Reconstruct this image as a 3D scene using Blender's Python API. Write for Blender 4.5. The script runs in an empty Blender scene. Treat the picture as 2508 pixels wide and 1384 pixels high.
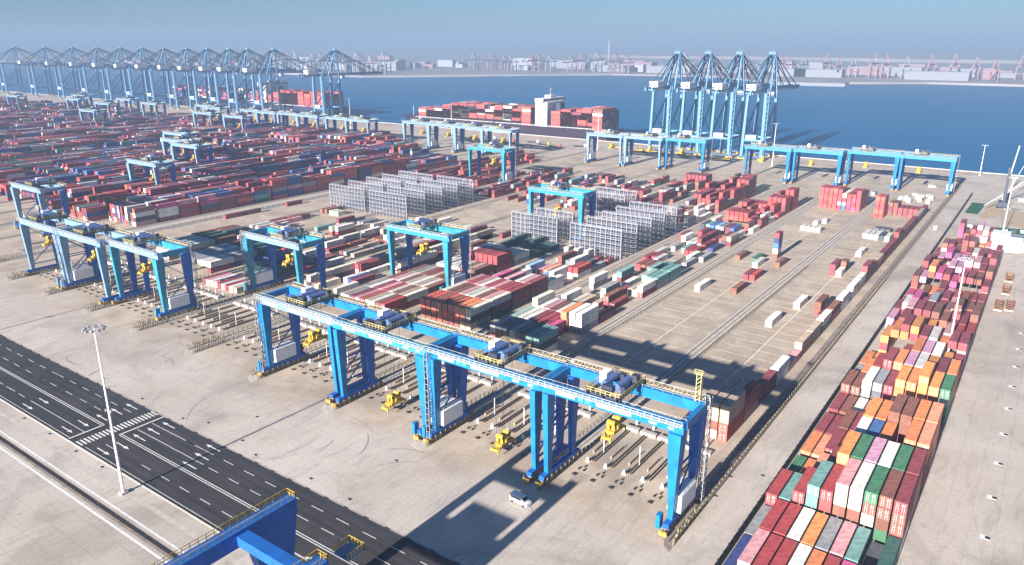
import bpy, math, random
from mathutils import Vector, Matrix
R = math.radians
rnd = random.Random(7)
sc = bpy.context.scene
C = sc.collection

# ------------------------------------------------------------------ camera, sky, sun, exposure
cam_d = bpy.data.cameras.new('camera'); cam = bpy.data.objects.new('camera', cam_d); C.objects.link(cam)
F_PX, PITCH, ROLL, YAW = 1834.47, .309257, .0013508, .6209607
CAM = Vector((0, 0, 100))
fw = Vector((-math.sin(YAW)*math.cos(PITCH), math.cos(YAW)*math.cos(PITCH), -math.sin(PITCH)))
rt = Vector((math.cos(YAW), math.sin(YAW), 0)); up = rt.cross(fw)
rt2 = rt*math.cos(ROLL)+up*math.sin(ROLL); up2 = up*math.cos(ROLL)-rt*math.sin(ROLL)
m = Matrix((rt2, up2, -fw)).transposed().to_4x4(); m.translation = CAM
cam.matrix_world = m
cam_d.sensor_width = 36; cam_d.lens = F_PX/2508*36
cam_d.clip_start = 1; cam_d.clip_end = 60000
sc.camera = cam

SUN_EL = R(18.5); SUN_AZ = R(180.5)      # azimuth measured from +Y clockwise: the sun stands behind the camera
w = bpy.data.worlds.new("World"); sc.world = w; w.use_nodes = True
nt = w.node_tree; bg = nt.nodes['Background']
sky = nt.nodes.new('ShaderNodeTexSky'); sky.sky_type = 'NISHITA'; sky.sun_disc = False
sky.sun_elevation = SUN_EL; sky.sun_rotation = SUN_AZ
sky.air_density = 1.0; sky.dust_density = 0.2; sky.ozone_density = 3.0
tint = nt.nodes.new('ShaderNodeMix'); tint.data_type = 'RGBA'; tint.blend_type = 'MULTIPLY'; tint.inputs[0].default_value = 1; tint.inputs[7].default_value = (.285, .425, .64, 1)
nt.links.new(sky.outputs[0], tint.inputs[6]); nt.links.new(tint.outputs[2], bg.inputs[0]); bg.inputs[1].default_value = 0.05
sl = bpy.data.lights.new('sun', 'SUN'); sl.energy = 5.0; sl.angle = R(0.5); sl.color = (1, .93, .84)
so = bpy.data.objects.new('sun', sl); C.objects.link(so)
sd = Vector((math.sin(SUN_AZ)*math.cos(SUN_EL), math.cos(SUN_AZ)*math.cos(SUN_EL), math.sin(SUN_EL)))
so.rotation_euler = (-sd).to_track_quat('-Z', 'Y').to_euler(); so.location = (0, -50, 160)
sc.view_settings.view_transform = 'Standard'; sc.view_settings.look = 'None'
sc.view_settings.exposure = 1.72; sc.view_settings.gamma = 1
sc.cycles.max_bounces = 5; sc.cycles.diffuse_bounces = 3; sc.cycles.volume_bounces = 0
try:
    sc.cycles.use_denoising = True
except Exception: pass

# ------------------------------------------------------------------ materials
MATS = {}
def mat(name, col, rough=.6, spec=.3, metal=0., var=.12, scale=.6, bump=0., attr=None):
    if name in MATS: return MATS[name]
    mt = bpy.data.materials.new(name); mt.use_nodes = True; n = mt.node_tree; p = n.nodes['Principled BSDF']
    p.inputs['Roughness'].default_value = rough; p.inputs['Metallic'].default_value = metal
    p.inputs['Specular IOR Level'].default_value = spec
    tc = n.nodes.new('ShaderNodeTexCoord'); no = n.nodes.new('ShaderNodeTexNoise')
    no.inputs['Scale'].default_value = scale; no.inputs['Detail'].default_value = 4
    n.links.new(tc.outputs['Object'], no.inputs['Vector'])
    mx = n.nodes.new('ShaderNodeMix'); mx.data_type = 'RGBA'; mx.blend_type = 'MULTIPLY'
    rm = n.nodes.new('ShaderNodeMapRange'); rm.inputs[1].default_value = .3; rm.inputs[2].default_value = .7
    rm.inputs[3].default_value = 1-var; rm.inputs[4].default_value = 1+var*.6
    n.links.new(no.outputs[0], rm.inputs[0]); n.links.new(rm.outputs[0], mx.inputs[7])
    mx.inputs[0].default_value = 1; mx.inputs[6].default_value = (*col, 1)
    if attr:
        at = n.nodes.new('ShaderNodeAttribute'); at.attribute_name = attr; n.links.new(at.outputs[0], mx.inputs[6])
    n.links.new(mx.outputs[2], p.inputs['Base Color'])
    if bump:
        b = n.nodes.new('ShaderNodeBump'); b.inputs['Strength'].default_value = bump; b.inputs['Distance'].default_value = .3
        n.links.new(no.outputs[0], b.inputs['Height']); n.links.new(b.outputs[0], p.inputs['Normal'])
    MATS[name] = mt; return mt

M_BLUE = mat('crane_blue_paint', (.008, .175, .43), .5, .3, var=.22, scale=.35)
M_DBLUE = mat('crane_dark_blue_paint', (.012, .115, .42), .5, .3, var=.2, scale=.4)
M_TEAL = mat('crane_teal_paint', (.03, .24, .38), .5, .3, var=.22, scale=.35)
M_PALE = mat('crane_pale_blue_paint', (.17, .28, .42), .5, .35, var=.2)
M_QC = mat('quay_crane_paint', (.11, .25, .42), .5, .35, var=.1)
M_QCD = mat('quay_crane_dark_paint', (.06, .11, .18), .55, .3)
M_WALK = mat('galvanised_walkway', (.50, .53, .52), .55, .4, var=.25, scale=3)
M_WHITE = mat('white_paint', (.74, .75, .76), .5, .4, var=.08)
M_YEL = mat('yellow_paint', (.52, .34, .04), .6, .3, var=.5, scale=1.2)
M_OCH = mat('ochre_bogie_paint', (.42, .27, .07), .7, .2, var=.45, scale=1.2)
M_DARK = mat('dark_machinery', (.035, .045, .075), .5, .4, var=.4, scale=2)
M_GREY = mat('grey_steel', (.30, .32, .35), .5, .4, metal=.2, var=.2, scale=2)
M_RAIL = mat('rail_steel', (.07, .055, .05), .5, .4, metal=.3, var=.3)
M_CONC = mat('pale_concrete', (.50, .45, .40), .9, .1, var=.18, scale=.35)
M_CONCD = mat('worn_concrete', (.27, .23, .20), .9, .1, var=.3, scale=.5)
M_TAN = mat('tan_concrete', (.44, .35, .25), .9, .1, var=.2, scale=.4)
M_BLACK = mat('black_rubber', (.035, .03, .03), .8, .2)
M_RUST = mat('rusty_steel', (.24, .12, .07), .8, .15, var=.4, scale=2)
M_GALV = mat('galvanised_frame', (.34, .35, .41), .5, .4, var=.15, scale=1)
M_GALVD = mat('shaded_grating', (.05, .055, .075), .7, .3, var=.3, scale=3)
M_MARK = mat('road_paint', (.72, .72, .70), .8, .2, var=.25, scale=1.5)
M_LINE = mat('yard_line_paint', (.80, .69, .54), .85, .15, var=.3, scale=1)
M_GLASS = mat('dark_glass', (.02, .03, .04), .15, .5)
M_RED = mat('red_paint', (.50, .05, .05), .5, .3)
M_GREEN = mat('green_turf', (.035, .13, .08), .95, .05, var=.4, scale=.4)

# ------------------------------------------------------------------ mesh builder
class MB:
    def __init__(s): s.v = []; s.f = []; s.c = []
    def box(s, x0, y0, z0, x1, y1, z1, col=None):
        b = len(s.v)
        s.v += [(x0,y0,z0),(x1,y0,z0),(x1,y1,z0),(x0,y1,z0),(x0,y0,z1),(x1,y0,z1),(x1,y1,z1),(x0,y1,z1)]
        s.f += [(b,b+3,b+2,b+1),(b+4,b+5,b+6,b+7),(b,b+1,b+5,b+4),(b+1,b+2,b+6,b+5),(b+2,b+3,b+7,b+6),(b+3,b,b+4,b+7)]
        if col: s.c += [col]*6
        return s
    def cb(s, x, y, z, sx, sy, sz, col=None):      # centre x,y ; base z
        return s.box(x-sx/2, y-sy/2, z, x+sx/2, y+sy/2, z+sz, col)
    def taper(s, x0, y0, z0, w0, d0, x1, y1, z1, w1, d1):
        b = len(s.v)
        for (x, y, z, w_, d) in ((x0,y0,z0,w0,d0),(x1,y1,z1,w1,d1)):
            s.v += [(x-w_/2,y-d/2,z),(x+w_/2,y-d/2,z),(x+w_/2,y+d/2,z),(x-w_/2,y+d/2,z)]
        s.f += [(b,b+3,b+2,b+1),(b+4,b+5,b+6,b+7),(b,b+1,b+5,b+4),(b+1,b+2,b+6,b+5),(b+2,b+3,b+7,b+6),(b+3,b,b+4,b+7)]
        return s
    def bar(s, p, q, w_):
        p = Vector(p); q = Vector(q); d = (q-p)
        if d.length < 1e-6: return s
        d.normalize(); a = Vector((0,0,1)) if abs(d.z) < .9 else Vector((1,0,0))
        u = d.cross(a).normalized()*w_/2; v = d.cross(u).normalized()*w_/2; b = len(s.v)
        for o in (p, q):
            for k in ((-1,-1),(1,-1),(1,1),(-1,1)): s.v.append(tuple(o+u*k[0]+v*k[1]))
        s.f += [(b,b+1,b+2,b+3),(b+7,b+6,b+5,b+4),(b,b+4,b+5,b+1),(b+1,b+5,b+6,b+2),(b+2,b+6,b+7,b+3),(b+3,b+7,b+4,b)]
        return s
    def cyl(s, p, q, r, n=10, r2=None):
        p = Vector(p); q = Vector(q); d = (q-p).normalized(); r2 = r if r2 is None else r2
        a = Vector((0,0,1)) if abs(d.z) < .9 else Vector((1,0,0))
        u = d.cross(a).normalized(); v = d.cross(u).normalized(); b = len(s.v)
        for o, rr in ((p, r), (q, r2)):
            for i in range(n):
                t = 2*math.pi*i/n; s.v.append(tuple(o+(u*math.cos(t)+v*math.sin(t))*rr))
        for i in range(n): s.f.append((b+i, b+n+i, b+n+(i+1) % n, b+(i+1) % n))
        s.f.append(tuple(b+i for i in range(n))); s.f.append(tuple(b+n+i for i in reversed(range(n))))
        return s
    def poly(s, pts, z0, z1):
        b = len(s.v); n = len(pts)
        s.v += [(x, y, z0) for x, y in pts]+[(x, y, z1) for x, y in pts]
        s.f.append(tuple(b+n+i for i in range(n))); s.f.append(tuple(b+i for i in reversed(range(n))))
        for i in range(n): s.f.append((b+i, b+(i+1) % n, b+n+(i+1) % n, b+n+i))
        return s
    def sheet(s, pts, z):
        b = len(s.v); s.v += [(x, y, z) for x, y in pts]; s.f.append(tuple(range(b, b+len(pts)))); return s
    def rect(s, x0, y0, x1, y1, z): return s.sheet([(x0,y0),(x1,y0),(x1,y1),(x0,y1)], z)
    def railing(s, p, q, h=1.1, step=2.0, w_=.07, mid=True):
        p = Vector(p); q = Vector(q); n = max(1, int((q-p).length/step))
        for i in range(n+1):
            o = p.lerp(q, i/n); s.bar(o, o+Vector((0,0,h)), w_)
        s.bar(p+Vector((0,0,h)), q+Vector((0,0,h)), w_)
        if mid: s.bar(p+Vector((0,0,h*.5)), q+Vector((0,0,h*.5)), w_*.8)
        return s
    def mesh(s, name, m_):
        me = bpy.data.meshes.new(name); me.from_pydata(s.v, [], s.f); me.materials.append(m_)
        if s.c and len(s.c) == len(s.f):
            at = me.color_attributes.new('paint', 'FLOAT_COLOR', 'CORNER'); buf = []
            for c, f in zip(s.c, s.f): buf += [c[0], c[1], c[2], 1.0]*len(f)
            at.data.foreach_set('color', buf)
        me.update(); return me
    def build(s, name, m_, parent=None):
        o = bpy.data.objects.new(name, s.mesh(name, m_)); C.objects.link(o)
        if parent: o.parent = parent
        return o
def tag(o, label=None, cat=None, group=None, kind=None):
    if label: o['label'] = label
    if cat: o['category'] = cat
    if group: o['group'] = group
    if kind: o['kind'] = kind
    return o
def thing(name, loc, label, cat, group=None, rz=0):
    o = bpy.data.objects.new(name, None); C.objects.link(o); o.location = loc; o.rotation_euler = (0, 0, rz)
    o.empty_display_size = 1
    return tag(o, label, cat, group)
KIDS = {}
def dup(o, parent=None):
    c = o.copy(); C.objects.link(c); c.parent = parent
    for ch in [x for x in ALL_CHILDREN(o)]: dup(ch, c)
    return c
def ALL_CHILDREN(o): return KIDS.get(o.name) or list(o.children)
def struct(mb, name, m_): return tag(mb.build(name, m_), kind='structure')
ORD = ['zeroth','first','second','third','fourth','fifth','sixth','seventh','eighth','ninth','tenth','eleventh','twelfth','thirteenth','fourteenth','fifteenth','sixteenth','seventeenth','eighteenth','nineteenth','twentieth']
def ordn(i): return ORD[i] if i < len(ORD) else f'{i}th'
G = [-50.8-35*i for i in range(11)]        # block boundaries of the near yard
GL = [-413.5-35*i for i in range(40)]      # block boundaries of the left yard
QY = 718.0

# ------------------------------------------------------------------ ground, roads, sea, far shore
def ground_mat():
    mt = bpy.data.materials.new('port_concrete'); mt.use_nodes = True; n = mt.node_tree; N = n.nodes; L = n.links
    p = N['Principled BSDF']; p.inputs['Roughness'].default_value = .9; p.inputs['Specular IOR Level'].default_value = .12
    geo = N.new('ShaderNodeNewGeometry'); sep = N.new('ShaderNodeSeparateXYZ'); L.new(geo.outputs['Position'], sep.inputs[0])
    def noise(sc_, det=5, dist=0., vec=None):
        q = N.new('ShaderNodeTexNoise'); q.inputs['Scale'].default_value = sc_; q.inputs['Detail'].default_value = det
        q.inputs['Distortion'].default_value = dist; L.new(vec or geo.outputs['Position'], q.inputs['Vector']); return q.outputs[0]
    def mr(v, a, b, c, d):
        q = N.new('ShaderNodeMapRange'); L.new(v, q.inputs[0])
        for i, x in enumerate((a, b, c, d)): q.inputs[i+1].default_value = x
        return q.outputs[0]
    def mix(f, a, b, mode='MIX'):
        q = N.new('ShaderNodeMix'); q.data_type = 'RGBA'; q.blend_type = mode
        if isinstance(f, float): q.inputs[0].default_value = f
        else: L.new(f, q.inputs[0])
        for i, x in ((6, a), (7, b)):
            if isinstance(x, tuple): q.inputs[i].default_value = (*x, 1)
            else: L.new(x, q.inputs[i])
        return q.outputs[2]
    big = noise(.018, 4, .5)
    base = mix(mr(big, .35, .65, 0, 1), (.475, .415, .365), (.57, .51, .46))
    # tan paving inside the blocks, pale concrete on the apron
    ma = N.new('ShaderNodeMath'); ma.operation = 'ADD'; L.new(sep.outputs[1], ma.inputs[0]); L.new(mr(noise(.05, 3), .3, .7, -9, 9), ma.inputs[1])
    band = mr(ma.outputs[0], 120, 134, 0, 1)
    mb_ = N.new('ShaderNodeMath'); mb_.operation = 'MULTIPLY'; L.new(band, mb_.inputs[0]); L.new(mr(sep.outputs[0], -52, -46, 1, 0), mb_.inputs[1])
    mc = N.new('ShaderNodeMath'); mc.operation = 'MULTIPLY'; L.new(mb_.outputs[0], mc.inputs[0]); L.new(mr(sep.outputs[1], 560, 660, 1, .45), mc.inputs[1])
    tan = mix(mr(noise(.09, 5, .6), .35, .65, 0, 1), (.43, .345, .27), (.545, .455, .36))
    col = mix(mc.outputs[0], base, tan)
    # dark stains and tyre arcs on the apron
    st = mr(noise(.026, 7, 1.6), .50, .70, 0, .62)
    col = mix(st, col, (.28, .245, .215))
    wv = N.new('ShaderNodeTexNoise'); wv.inputs['Scale'].default_value = .25; wv.inputs['Detail'].default_value = 8; wv.inputs['Distortion'].default_value = 2
    mp = N.new('ShaderNodeMapping'); mp.inputs['Scale'].default_value = (1, .25, 1); L.new(geo.outputs['Position'], mp.inputs[0]); L.new(mp.outputs[0], wv.inputs['Vector'])
    col = mix(mr(wv.outputs[0], .52, .78, 0, .5), col, (.28, .25, .22))
    fine = noise(1.3, 6)
    col = mix(1.0, col, mr(fine, .3, .7, .9, 1.07), 'MULTIPLY')
    # slab joints every 5 m
    br = N.new('ShaderNodeTexBrick'); br.offset = 0; br.inputs['Scale'].default_value = 1; br.inputs['Brick Width'].default_value = 5; br.inputs['Row Height'].default_value = 5
    br.inputs['Mortar Size'].default_value = .05; br.inputs['Color1'].default_value = (1,1,1,1); br.inputs['Color2'].default_value = (.955,.955,.955,1); br.inputs['Mortar'].default_value = (.74,.73,.72,1)
    L.new(geo.outputs['Position'], br.inputs['Vector']); col = mix(1.0, col, br.outputs[0], 'MULTIPLY')
    L.new(col, p.inputs['Base Color'])
    return mt
struct(MB().poly([(-2600, -400), (900, -400), (900, QY), (-2600, QY)], -8, 0), 'ground', ground_mat())

def asphalt_mat():
    mt = mat('asphalt', (.046, .043, .047), .9, .12, var=.22, scale=.08); n = mt.node_tree; p = n.nodes['Principled BSDF']; src = p.inputs['Base Color'].links[0].from_socket
    g = n.nodes.new('ShaderNodeNewGeometry'); mp = n.nodes.new('ShaderNodeMapping'); mp.inputs['Scale'].default_value = (.02, .9, 1); n.links.new(g.outputs['Position'], mp.inputs[0])
    no = n.nodes.new('ShaderNodeTexNoise'); no.inputs['Scale'].default_value = 1.0; no.inputs['Detail'].default_value = 5; n.links.new(mp.outputs[0], no.inputs['Vector'])
    rm = n.nodes.new('ShaderNodeMapRange'); rm.inputs[1].default_value = .35; rm.inputs[2].default_value = .7; rm.inputs[3].default_value = .85; rm.inputs[4].default_value = 1.4; n.links.new(no.outputs[0], rm.inputs[0])
    mx = n.nodes.new('ShaderNodeMix'); mx.data_type = 'RGBA'; mx.blend_type = 'MULTIPLY'; mx.inputs[0].default_value = 1; n.links.new(src, mx.inputs[6]); n.links.new(rm.outputs[0], mx.inputs[7]); n.links.new(mx.outputs[2], p.inputs['Base Color']); return mt
struct(MB().rect(-1500, 75.1, 320, 97.0, .02), 'road', asphalt_mat())
mk = MB(); z = .04
def hline(x0, x1, y, w_=.18): mk.rect(x0, y-w_/2, x1, y+w_/2, z)
def arrow(x, y, d):           # straight-ahead lane arrow pointing along +x (d=1) or -x (d=-1)
    mk.rect(min(x, x+d*4), y-.16, max(x, x+d*4), y+.16, z)
    a = [(x+d*4, y-.55), (x+d*6.1, y), (x+d*4, y+.55)]; mk.sheet(a if d > 0 else a[::-1], z)
hline(-1500, -198, 84.0, .22); hline(-1500, -198, 84.6, .22); hline(-189.2, 320, 84.0, .22); hline(-189.2, 320, 84.6, .22)
hline(-1500, -198, 75.6, .15); hline(-190, 320, 75.6, .15)
x = -1500
while x < 300:
    if not (x > -244 and x < -180) : hline(x, x+4, 88.4); hline(x, x+4, 92.7); hline(x+2, x+6, 79.5)
    x += 8.3
for a, b, y in ((-230, -198.2, 79.4), (-188.2, -157.6, 88.5), (-188.2, -163.5, 92.7)): hline(a, b, y)
for x0 in (-246.5, -238.2, -228.3, -219.8, -211.5): hline(x0, x0+4, 88.4)
for x0 in (-243, -235, -227, -219.6, -210.6, -203.2): hline(x0, x0+4, 92.7)
for x0 in (-246.4, -238): hline(x0, x0+4, 79.4)
hline(-187.2, -183, 79.4)
for x, y in ((-229.9, 81.6), (-229.9, 77.2), (-206.6, 81.6), (-206.6, 77.3), (-187.2, 77.2), (-186, 81.6)): arrow(x, y, 1)
for x, y in ((-199.9, 86.3), (-200.1, 90.6), (-199.6, 94.7), (-180.6, 86.4), (-180.8, 90.5), (-180.5, 94.7), (-157.2, 86.3), (-158.5, 90.5), (-160, 94.7)): arrow(x, y, -1)
mk.rect(-198.4, 75.2, -197.9, 84.7, z); mk.rect(-189.5, 83.9, -189.0, 97, z)
y = 75.4
while y < 96.8: mk.rect(-195.0, y, -191.6, y+.48, z); y += .98
# a bent arrow near the rail gantry
mk.rect(-112, 79.5, -108.5, 79.8, z); mk.sheet([(-108.5,79.4),(-107.6,80.4),(-107.9,81.0),(-109,80.0)], z)
x = -290
while x < -20: mk.rect(x, 96.7, x+5, 96.85, z); x += 6.5
struct(mk, 'road_marking', M_MARK)

# strips along the south side of the road and the rail track
struct(MB().rect(-900, 70.4, 320, 71.6, .012), 'pavement', M_CONC)
k = MB(); k.box(-900, 74.55, 0, 320, 74.8, .14); struct(k, 'kerb', M_CONC)
k = MB()
for y0, y1 in ((66.1, 66.6), (62.3, 62.9)): k.rect(-900, y0, 320, y1, .012)
struct(k, 'painted_edge_line', M_MARK)
t = thing('rail_track', (-200, 64.5, 0), 'gantry rail set in concrete on the near side of the dark road', 'rail track')
MB().rect(-700, -.9, 520, .9, .015).build('rail_bed', M_CONCD, t); MB().box(-700, -.25, 0, 520, -.1, .16).box(-700, .12, 0, 520, .27, .16).build('rail', M_RAIL, t)

# cable trenches running across the apron and the road

# curved tyre marks on the apron
k = MB(); rr = random.Random(5)
for i in range(26):
    cx, cy = rr.choice(((-125, 112), (-112, 104), (-178, 118), (-225, 112), (-95, 108), (-245, 118), (-150, 112)))
    cx += rr.uniform(-9, 9); cy += rr.uniform(-5, 5); ra = rr.uniform(6, 22); a0 = rr.uniform(0, 6.28); sp_ = rr.uniform(.5, 1.4); wd = rr.uniform(.12, .3)
    for q in range(14):
        a, b_ = a0+sp_*q/14, a0+sp_*(q+1)/14; f_ = math.sin(math.pi*(q+.5)/14)*wd
        p4 = [(cx+(ra-f_)*math.cos(a), cy+(ra-f_)*math.sin(a)), (cx+(ra+f_)*math.cos(a), cy+(ra+f_)*math.sin(a)), (cx+(ra+f_)*math.cos(b_), cy+(ra+f_)*math.sin(b_)), (cx+(ra-f_)*math.cos(b_), cy+(ra-f_)*math.sin(b_))]
        if min(p_[1] for p_ in p4) > 97.4: k.sheet(p4, .012+.0015*i)
struct(k, 'tyre_marks', mat('tyre_mark', (.36, .335, .31), .9, .1, var=.3, scale=.6))

# yard slot lines
k = MB()
for b, (l, r_, c_) in {0: (-80.5, -57, -69.3), 1: (-115.4, -91, -101.6)}.items():
    k.rect(c_-.2, 205, c_+.2, 420 if b == 0 else 490, .02)
    y = 206
    while y < (420 if b == 0 else 490):
        k.rect(l, y, c_-.25, y+.36, .02)
        if b == 0 or (int(y) % 3): k.rect(c_+.25, y, r_-2, y+.36, .02)
        y += 7.05
for b in (2, 3, 4, 5, 6, 7):
    l = G[b]-35+5; y = 215
    while y < 560: k.rect(l, y, l+25, y+.3, .02); y += 7.05
    k.rect(l+12.3, 205, l+12.6, 560, .02)
struct(k, 'yard_marking', M_LINE)
k = MB()
k.rect(-39.2+.2, 127, -39.0+.25, 127.01, .02)
for y in (150, 250, 350, 450): k.rect(-49, y, -40, y+.35, .02)
y = 108
while y < 600: k.rect(-45.2, y, -45.0, y+3, .02); y += 9
struct(k, 'lane_marking', mat('faint_line', (.52, .49, .45), .9))

# quay wall, fender strip, sea and far shore
struct(MB().box(-2600, QY-1.2, .02, 900, QY+.6, .5), 'quay_edge', mat('quay_cope', (.50, .47, .44), .85))
def sea_mat():
    mt = bpy.data.materials.new('sea_water'); mt.use_nodes = True; n = mt.node_tree; p = n.nodes['Principled BSDF']
    p.inputs['Roughness'].default_value = .5; p.inputs['Specular IOR Level'].default_value = .12
    g = n.nodes.new('ShaderNodeNewGeometry'); no = n.nodes.new('ShaderNodeTexNoise'); no.inputs['Scale'].default_value = .12; no.inputs['Detail'].default_value = 6
    n.links.new(g.outputs['Position'], no.inputs['Vector'])
    b = n.nodes.new('ShaderNodeBump'); b.inputs['Strength'].default_value = .35; b.inputs['Distance'].default_value = 1.2
    n.links.new(no.outputs[0], b.inputs['Height']); n.links.new(b.outputs[0], p.inputs['Normal'])
    n2 = n.nodes.new('ShaderNodeTexNoise'); n2.inputs['Scale'].default_value = .006; n2.inputs['Detail'].default_value = 7; n2.inputs['Distortion'].default_value = .8
    mp_ = n.nodes.new('ShaderNodeMapping'); mp_.inputs['Scale'].default_value = (.35, 1, 1); n.links.new(g.outputs['Position'], mp_.inputs[0]); n.links.new(mp_.outputs[0], n2.inputs['Vector'])
    mx = n.nodes.new('ShaderNodeMix'); mx.data_type = 'RGBA'; n.links.new(n2.outputs[0], mx.inputs[0])
    mx.inputs[6].default_value = (.004, .10, .245, 1); mx.inputs[7].default_value = (.008, .135, .30, 1)
    n.links.new(mx.outputs[2], p.inputs['Base Color']); return mt
struct(MB().rect(-30000, -8000, 30000, 40000, -3.0), 'sea', sea_mat())
M_FAR = mat('far_land', (.30, .27, .27), .95, .05, var=.25, scale=.004)
struct(MB().poly([(-9000,1600),(-5200,1880),(-3600,1790),(-2500,1720),(-1790,1700),(-1700,1790),(-1500,2060),(-1250,2330),(-900,2380),(-620,2060),(-480,2090),(-470,2200),(-300,2330),(-90,2330),(300,2350),(1500,2400),(3000,2600),(3000,9500),(-9000,9500)], -7, 2.5), 'far_shore', M_FAR)

# ------------------------------------------------------------------ containers
PAL = {'red': (.42,.045,.05), 'scarlet': (.52,.08,.05), 'maroon': (.27,.045,.06), 'brown': (.24,.085,.055), 'white': (.72,.68,.62), 'cream': (.62,.58,.46),
       'grey': (.27,.28,.30), 'charcoal': (.085,.095,.12), 'blue': (.05,.14,.38), 'navy': (.035,.06,.22), 'teal': (.15,.33,.31), 'pale green': (.30,.50,.40), 'orange': (.70,.21,.05),
       'amber': (.70,.27,.05), 'salmon': (.80,.28,.14), 'green': (.05,.20,.10), 'magenta': (.52,.06,.20), 'pink': (.66,.30,.32), 'lilac': (.58,.28,.42), 'tan': (.47,.35,.26), 'dark green': (.03,.12,.10), 'light blue': (.25,.42,.62)}
for k_, v_ in PAL.items():
    l_ = .3*v_[0]+.55*v_[1]+.15*v_[2]; PAL[k_] = tuple(.86*c_+.14*l_+.012 for c_ in v_)
CW, CH, PIT = 2.44, 2.6, 2.77
CONT = []      # dict(x,y,z,L,col,region,ci,bi,ti)
OCC = {}
def colx(b, i): return G[b]-35+5.35+PIT*i       # left edge of column i in block b
def stack(region, x, y, L, cols, ci, rot=False, z0=0.):
    for t_, c_ in enumerate(cols):
        CONT.append(dict(x=x, y=y, z=z0+t_*CH, L=L, c=c_, reg=region, ci=ci, t=t_, n=len(cols), rot=rot))
BN = ['block behind the right front crane', 'mostly empty block left of it', 'block behind the third front crane', 'block behind the second front crane', 'block behind the left front crane', 'sparse block with long white row', 'block with striped low stack', 'block with grey stack', 'block by the pale road']
def S(b, i, y, cols, L=12.2): stack(b, colx(b, i), y, L, cols.split(','), i)
def jit(): return rnd.uniform(-.12, .12)
W_ = 'white'; 
# block 0 (right)
for i in (6, 7): S(0, i, 175, 'tan,brown,tan,tan'); S(0, i, 188, 'brown,tan,tan')
S(0, 8, 175, 'scarlet,scarlet,tan,tan'); S(0, 8, 188, 'brown,maroon,maroon')
S(0, 8, 204.3, 'brown,maroon'); S(0, 8, 218, 'white,white'); S(0, 8, 231, 'pink'); S(0, 8, 244, 'maroon,tan'); S(0, 8, 257, 'brown,tan')
S(0, 8, 271, 'green,white'); S(0, 8, 285, 'red,brown'); S(0, 6, 290, 'brown,brown'); S(0, 7, 284, 'maroon', 6.1); S(0, 8, 300, 'white,white'); S(0, 8, 318, 'white,white'); S(0, 8, 331, 'tan,white')
y = 344.
while y < 520: S(0, 8, y, rnd.choice(['brown,maroon', 'maroon,brown', 'brown,brown,maroon', 'maroon,tan'])); y += 12.6
S(0, 2, 266, 'white'); S(0, 3, 292, 'white'); S(0, 3, 347.7, 'maroon,maroon'); S(0, 4, 356, 'maroon,brown', 6.1); S(0, 4, 347.4, 'white'); S(0, 4, 388, 'white')
for i, c_ in enumerate(('white','white','white','charcoal','white')): S(0, 2+i, 430-i*.4, c_)
for i in (3, 4, 5): S(0, i, 447, 'charcoal', 6.1)
for i in (0, 1): S(0, i, 487, 'red,scarlet,red,red,scarlet')
for i in (2, 3): S(0, i, 500, 'brown,maroon,brown')
for i in range(4, 8): S(0, i, 500, rnd.choice(['maroon,maroon', 'brown,red', 'red,maroon']))
for i in (1, 2, 3, 5, 7): S(0, i, 548+4*(i % 3), 'white', 6.1)
for i in (4, 5, 7): S(0, i, 566, 'white', 6.1)
# block 1
S(1, 1, 290.5, 'white'); S(1, 6, 295.7, 'brown'); S(1, 0, 346.8, 'brown'); S(1, 3, 346, 'green'); S(1, 4, 339, 'white'); S(1, 5, 318, 'maroon'); S(1, 6, 318.4, 'red')
S(1, 5, 360, 'brown,white,blue,navy,maroon', 6.1); S(1, 7, 345.3, 'brown')
for i in (3, 4, 5, 6): S(1, i, 428, 'cream', 6.1)
S(1, 5, 452.8, 'white', 6.1); S(1, 4, 444, 'white', 6.1)
for i, s_ in enumerate(('red,red,scarlet,red,red','scarlet,red,red,red,red','red,scarlet,scarlet,red,red','red,red,red,red,scarlet','maroon,grey,red,red,maroon','blue,grey,maroon,white','red,magenta,red,red','magenta,red,magenta,red','red,red,red,red,red')):
    S(1, i, 499, s_); S(1, i, 512, ','.join(s_.split(',')[:4]))
for i in (2, 4, 5, 7): S(1, i, 540+3*i, 'grey', 6.1)
# block 2
for i in (7, 8): S(2, i, 191, 'orange,charcoal,teal' if i == 7 else 'cream,charcoal,teal')
S(2, 6, 191, 'maroon'); S(2, 6, 204, 'maroon,magenta')
for i, c_ in ((0,'grey'),(1,'charcoal'),(2,'charcoal'),(3,'grey'),(4,'charcoal'),(5,'charcoal')): S(2, i, 196.8, 'brown,'+c_)
for i, c_ in enumerate(('pale green','white','white','maroon','red','red')): S(2, i, 210, 'charcoal,'+c_)
S(2, 5, 210.2, 'orange,orange,orange') if False else S(2, 6, 217.5, 'brown,orange,orange')
S(2, 0, 223.5, 'brown,cream,cream'); S(2, 1, 223.5, 'white,white'); S(2, 2, 223.5, 'white,pink')
for i in (7, 8): S(2, i, 218.8, 'grey,white,white')
S(2, 5, 223, 'grey,brown'); S(2, 4, 223, 'maroon,white'); S(2, 3, 223, 'red,brown')
S(2, 8, 233, 'maroon'); S(2, 2, 243, 'cream'); S(2, 4, 257, 'white,grey'); S(2, 5, 246, 'tan'); S(2, 6, 249, 'maroon,brown'); S(2, 7, 249, 'maroon'); S(2, 5, 262, 'maroon'); S(2, 8, 268, 'maroon,white')
S(2, 3, 262, 'white'); S(2, 4, 275, 'white'); S(2, 6, 270, 'tan'); S(2, 1, 240, 'grey,white'); S(2, 0, 240, 'white')
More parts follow.
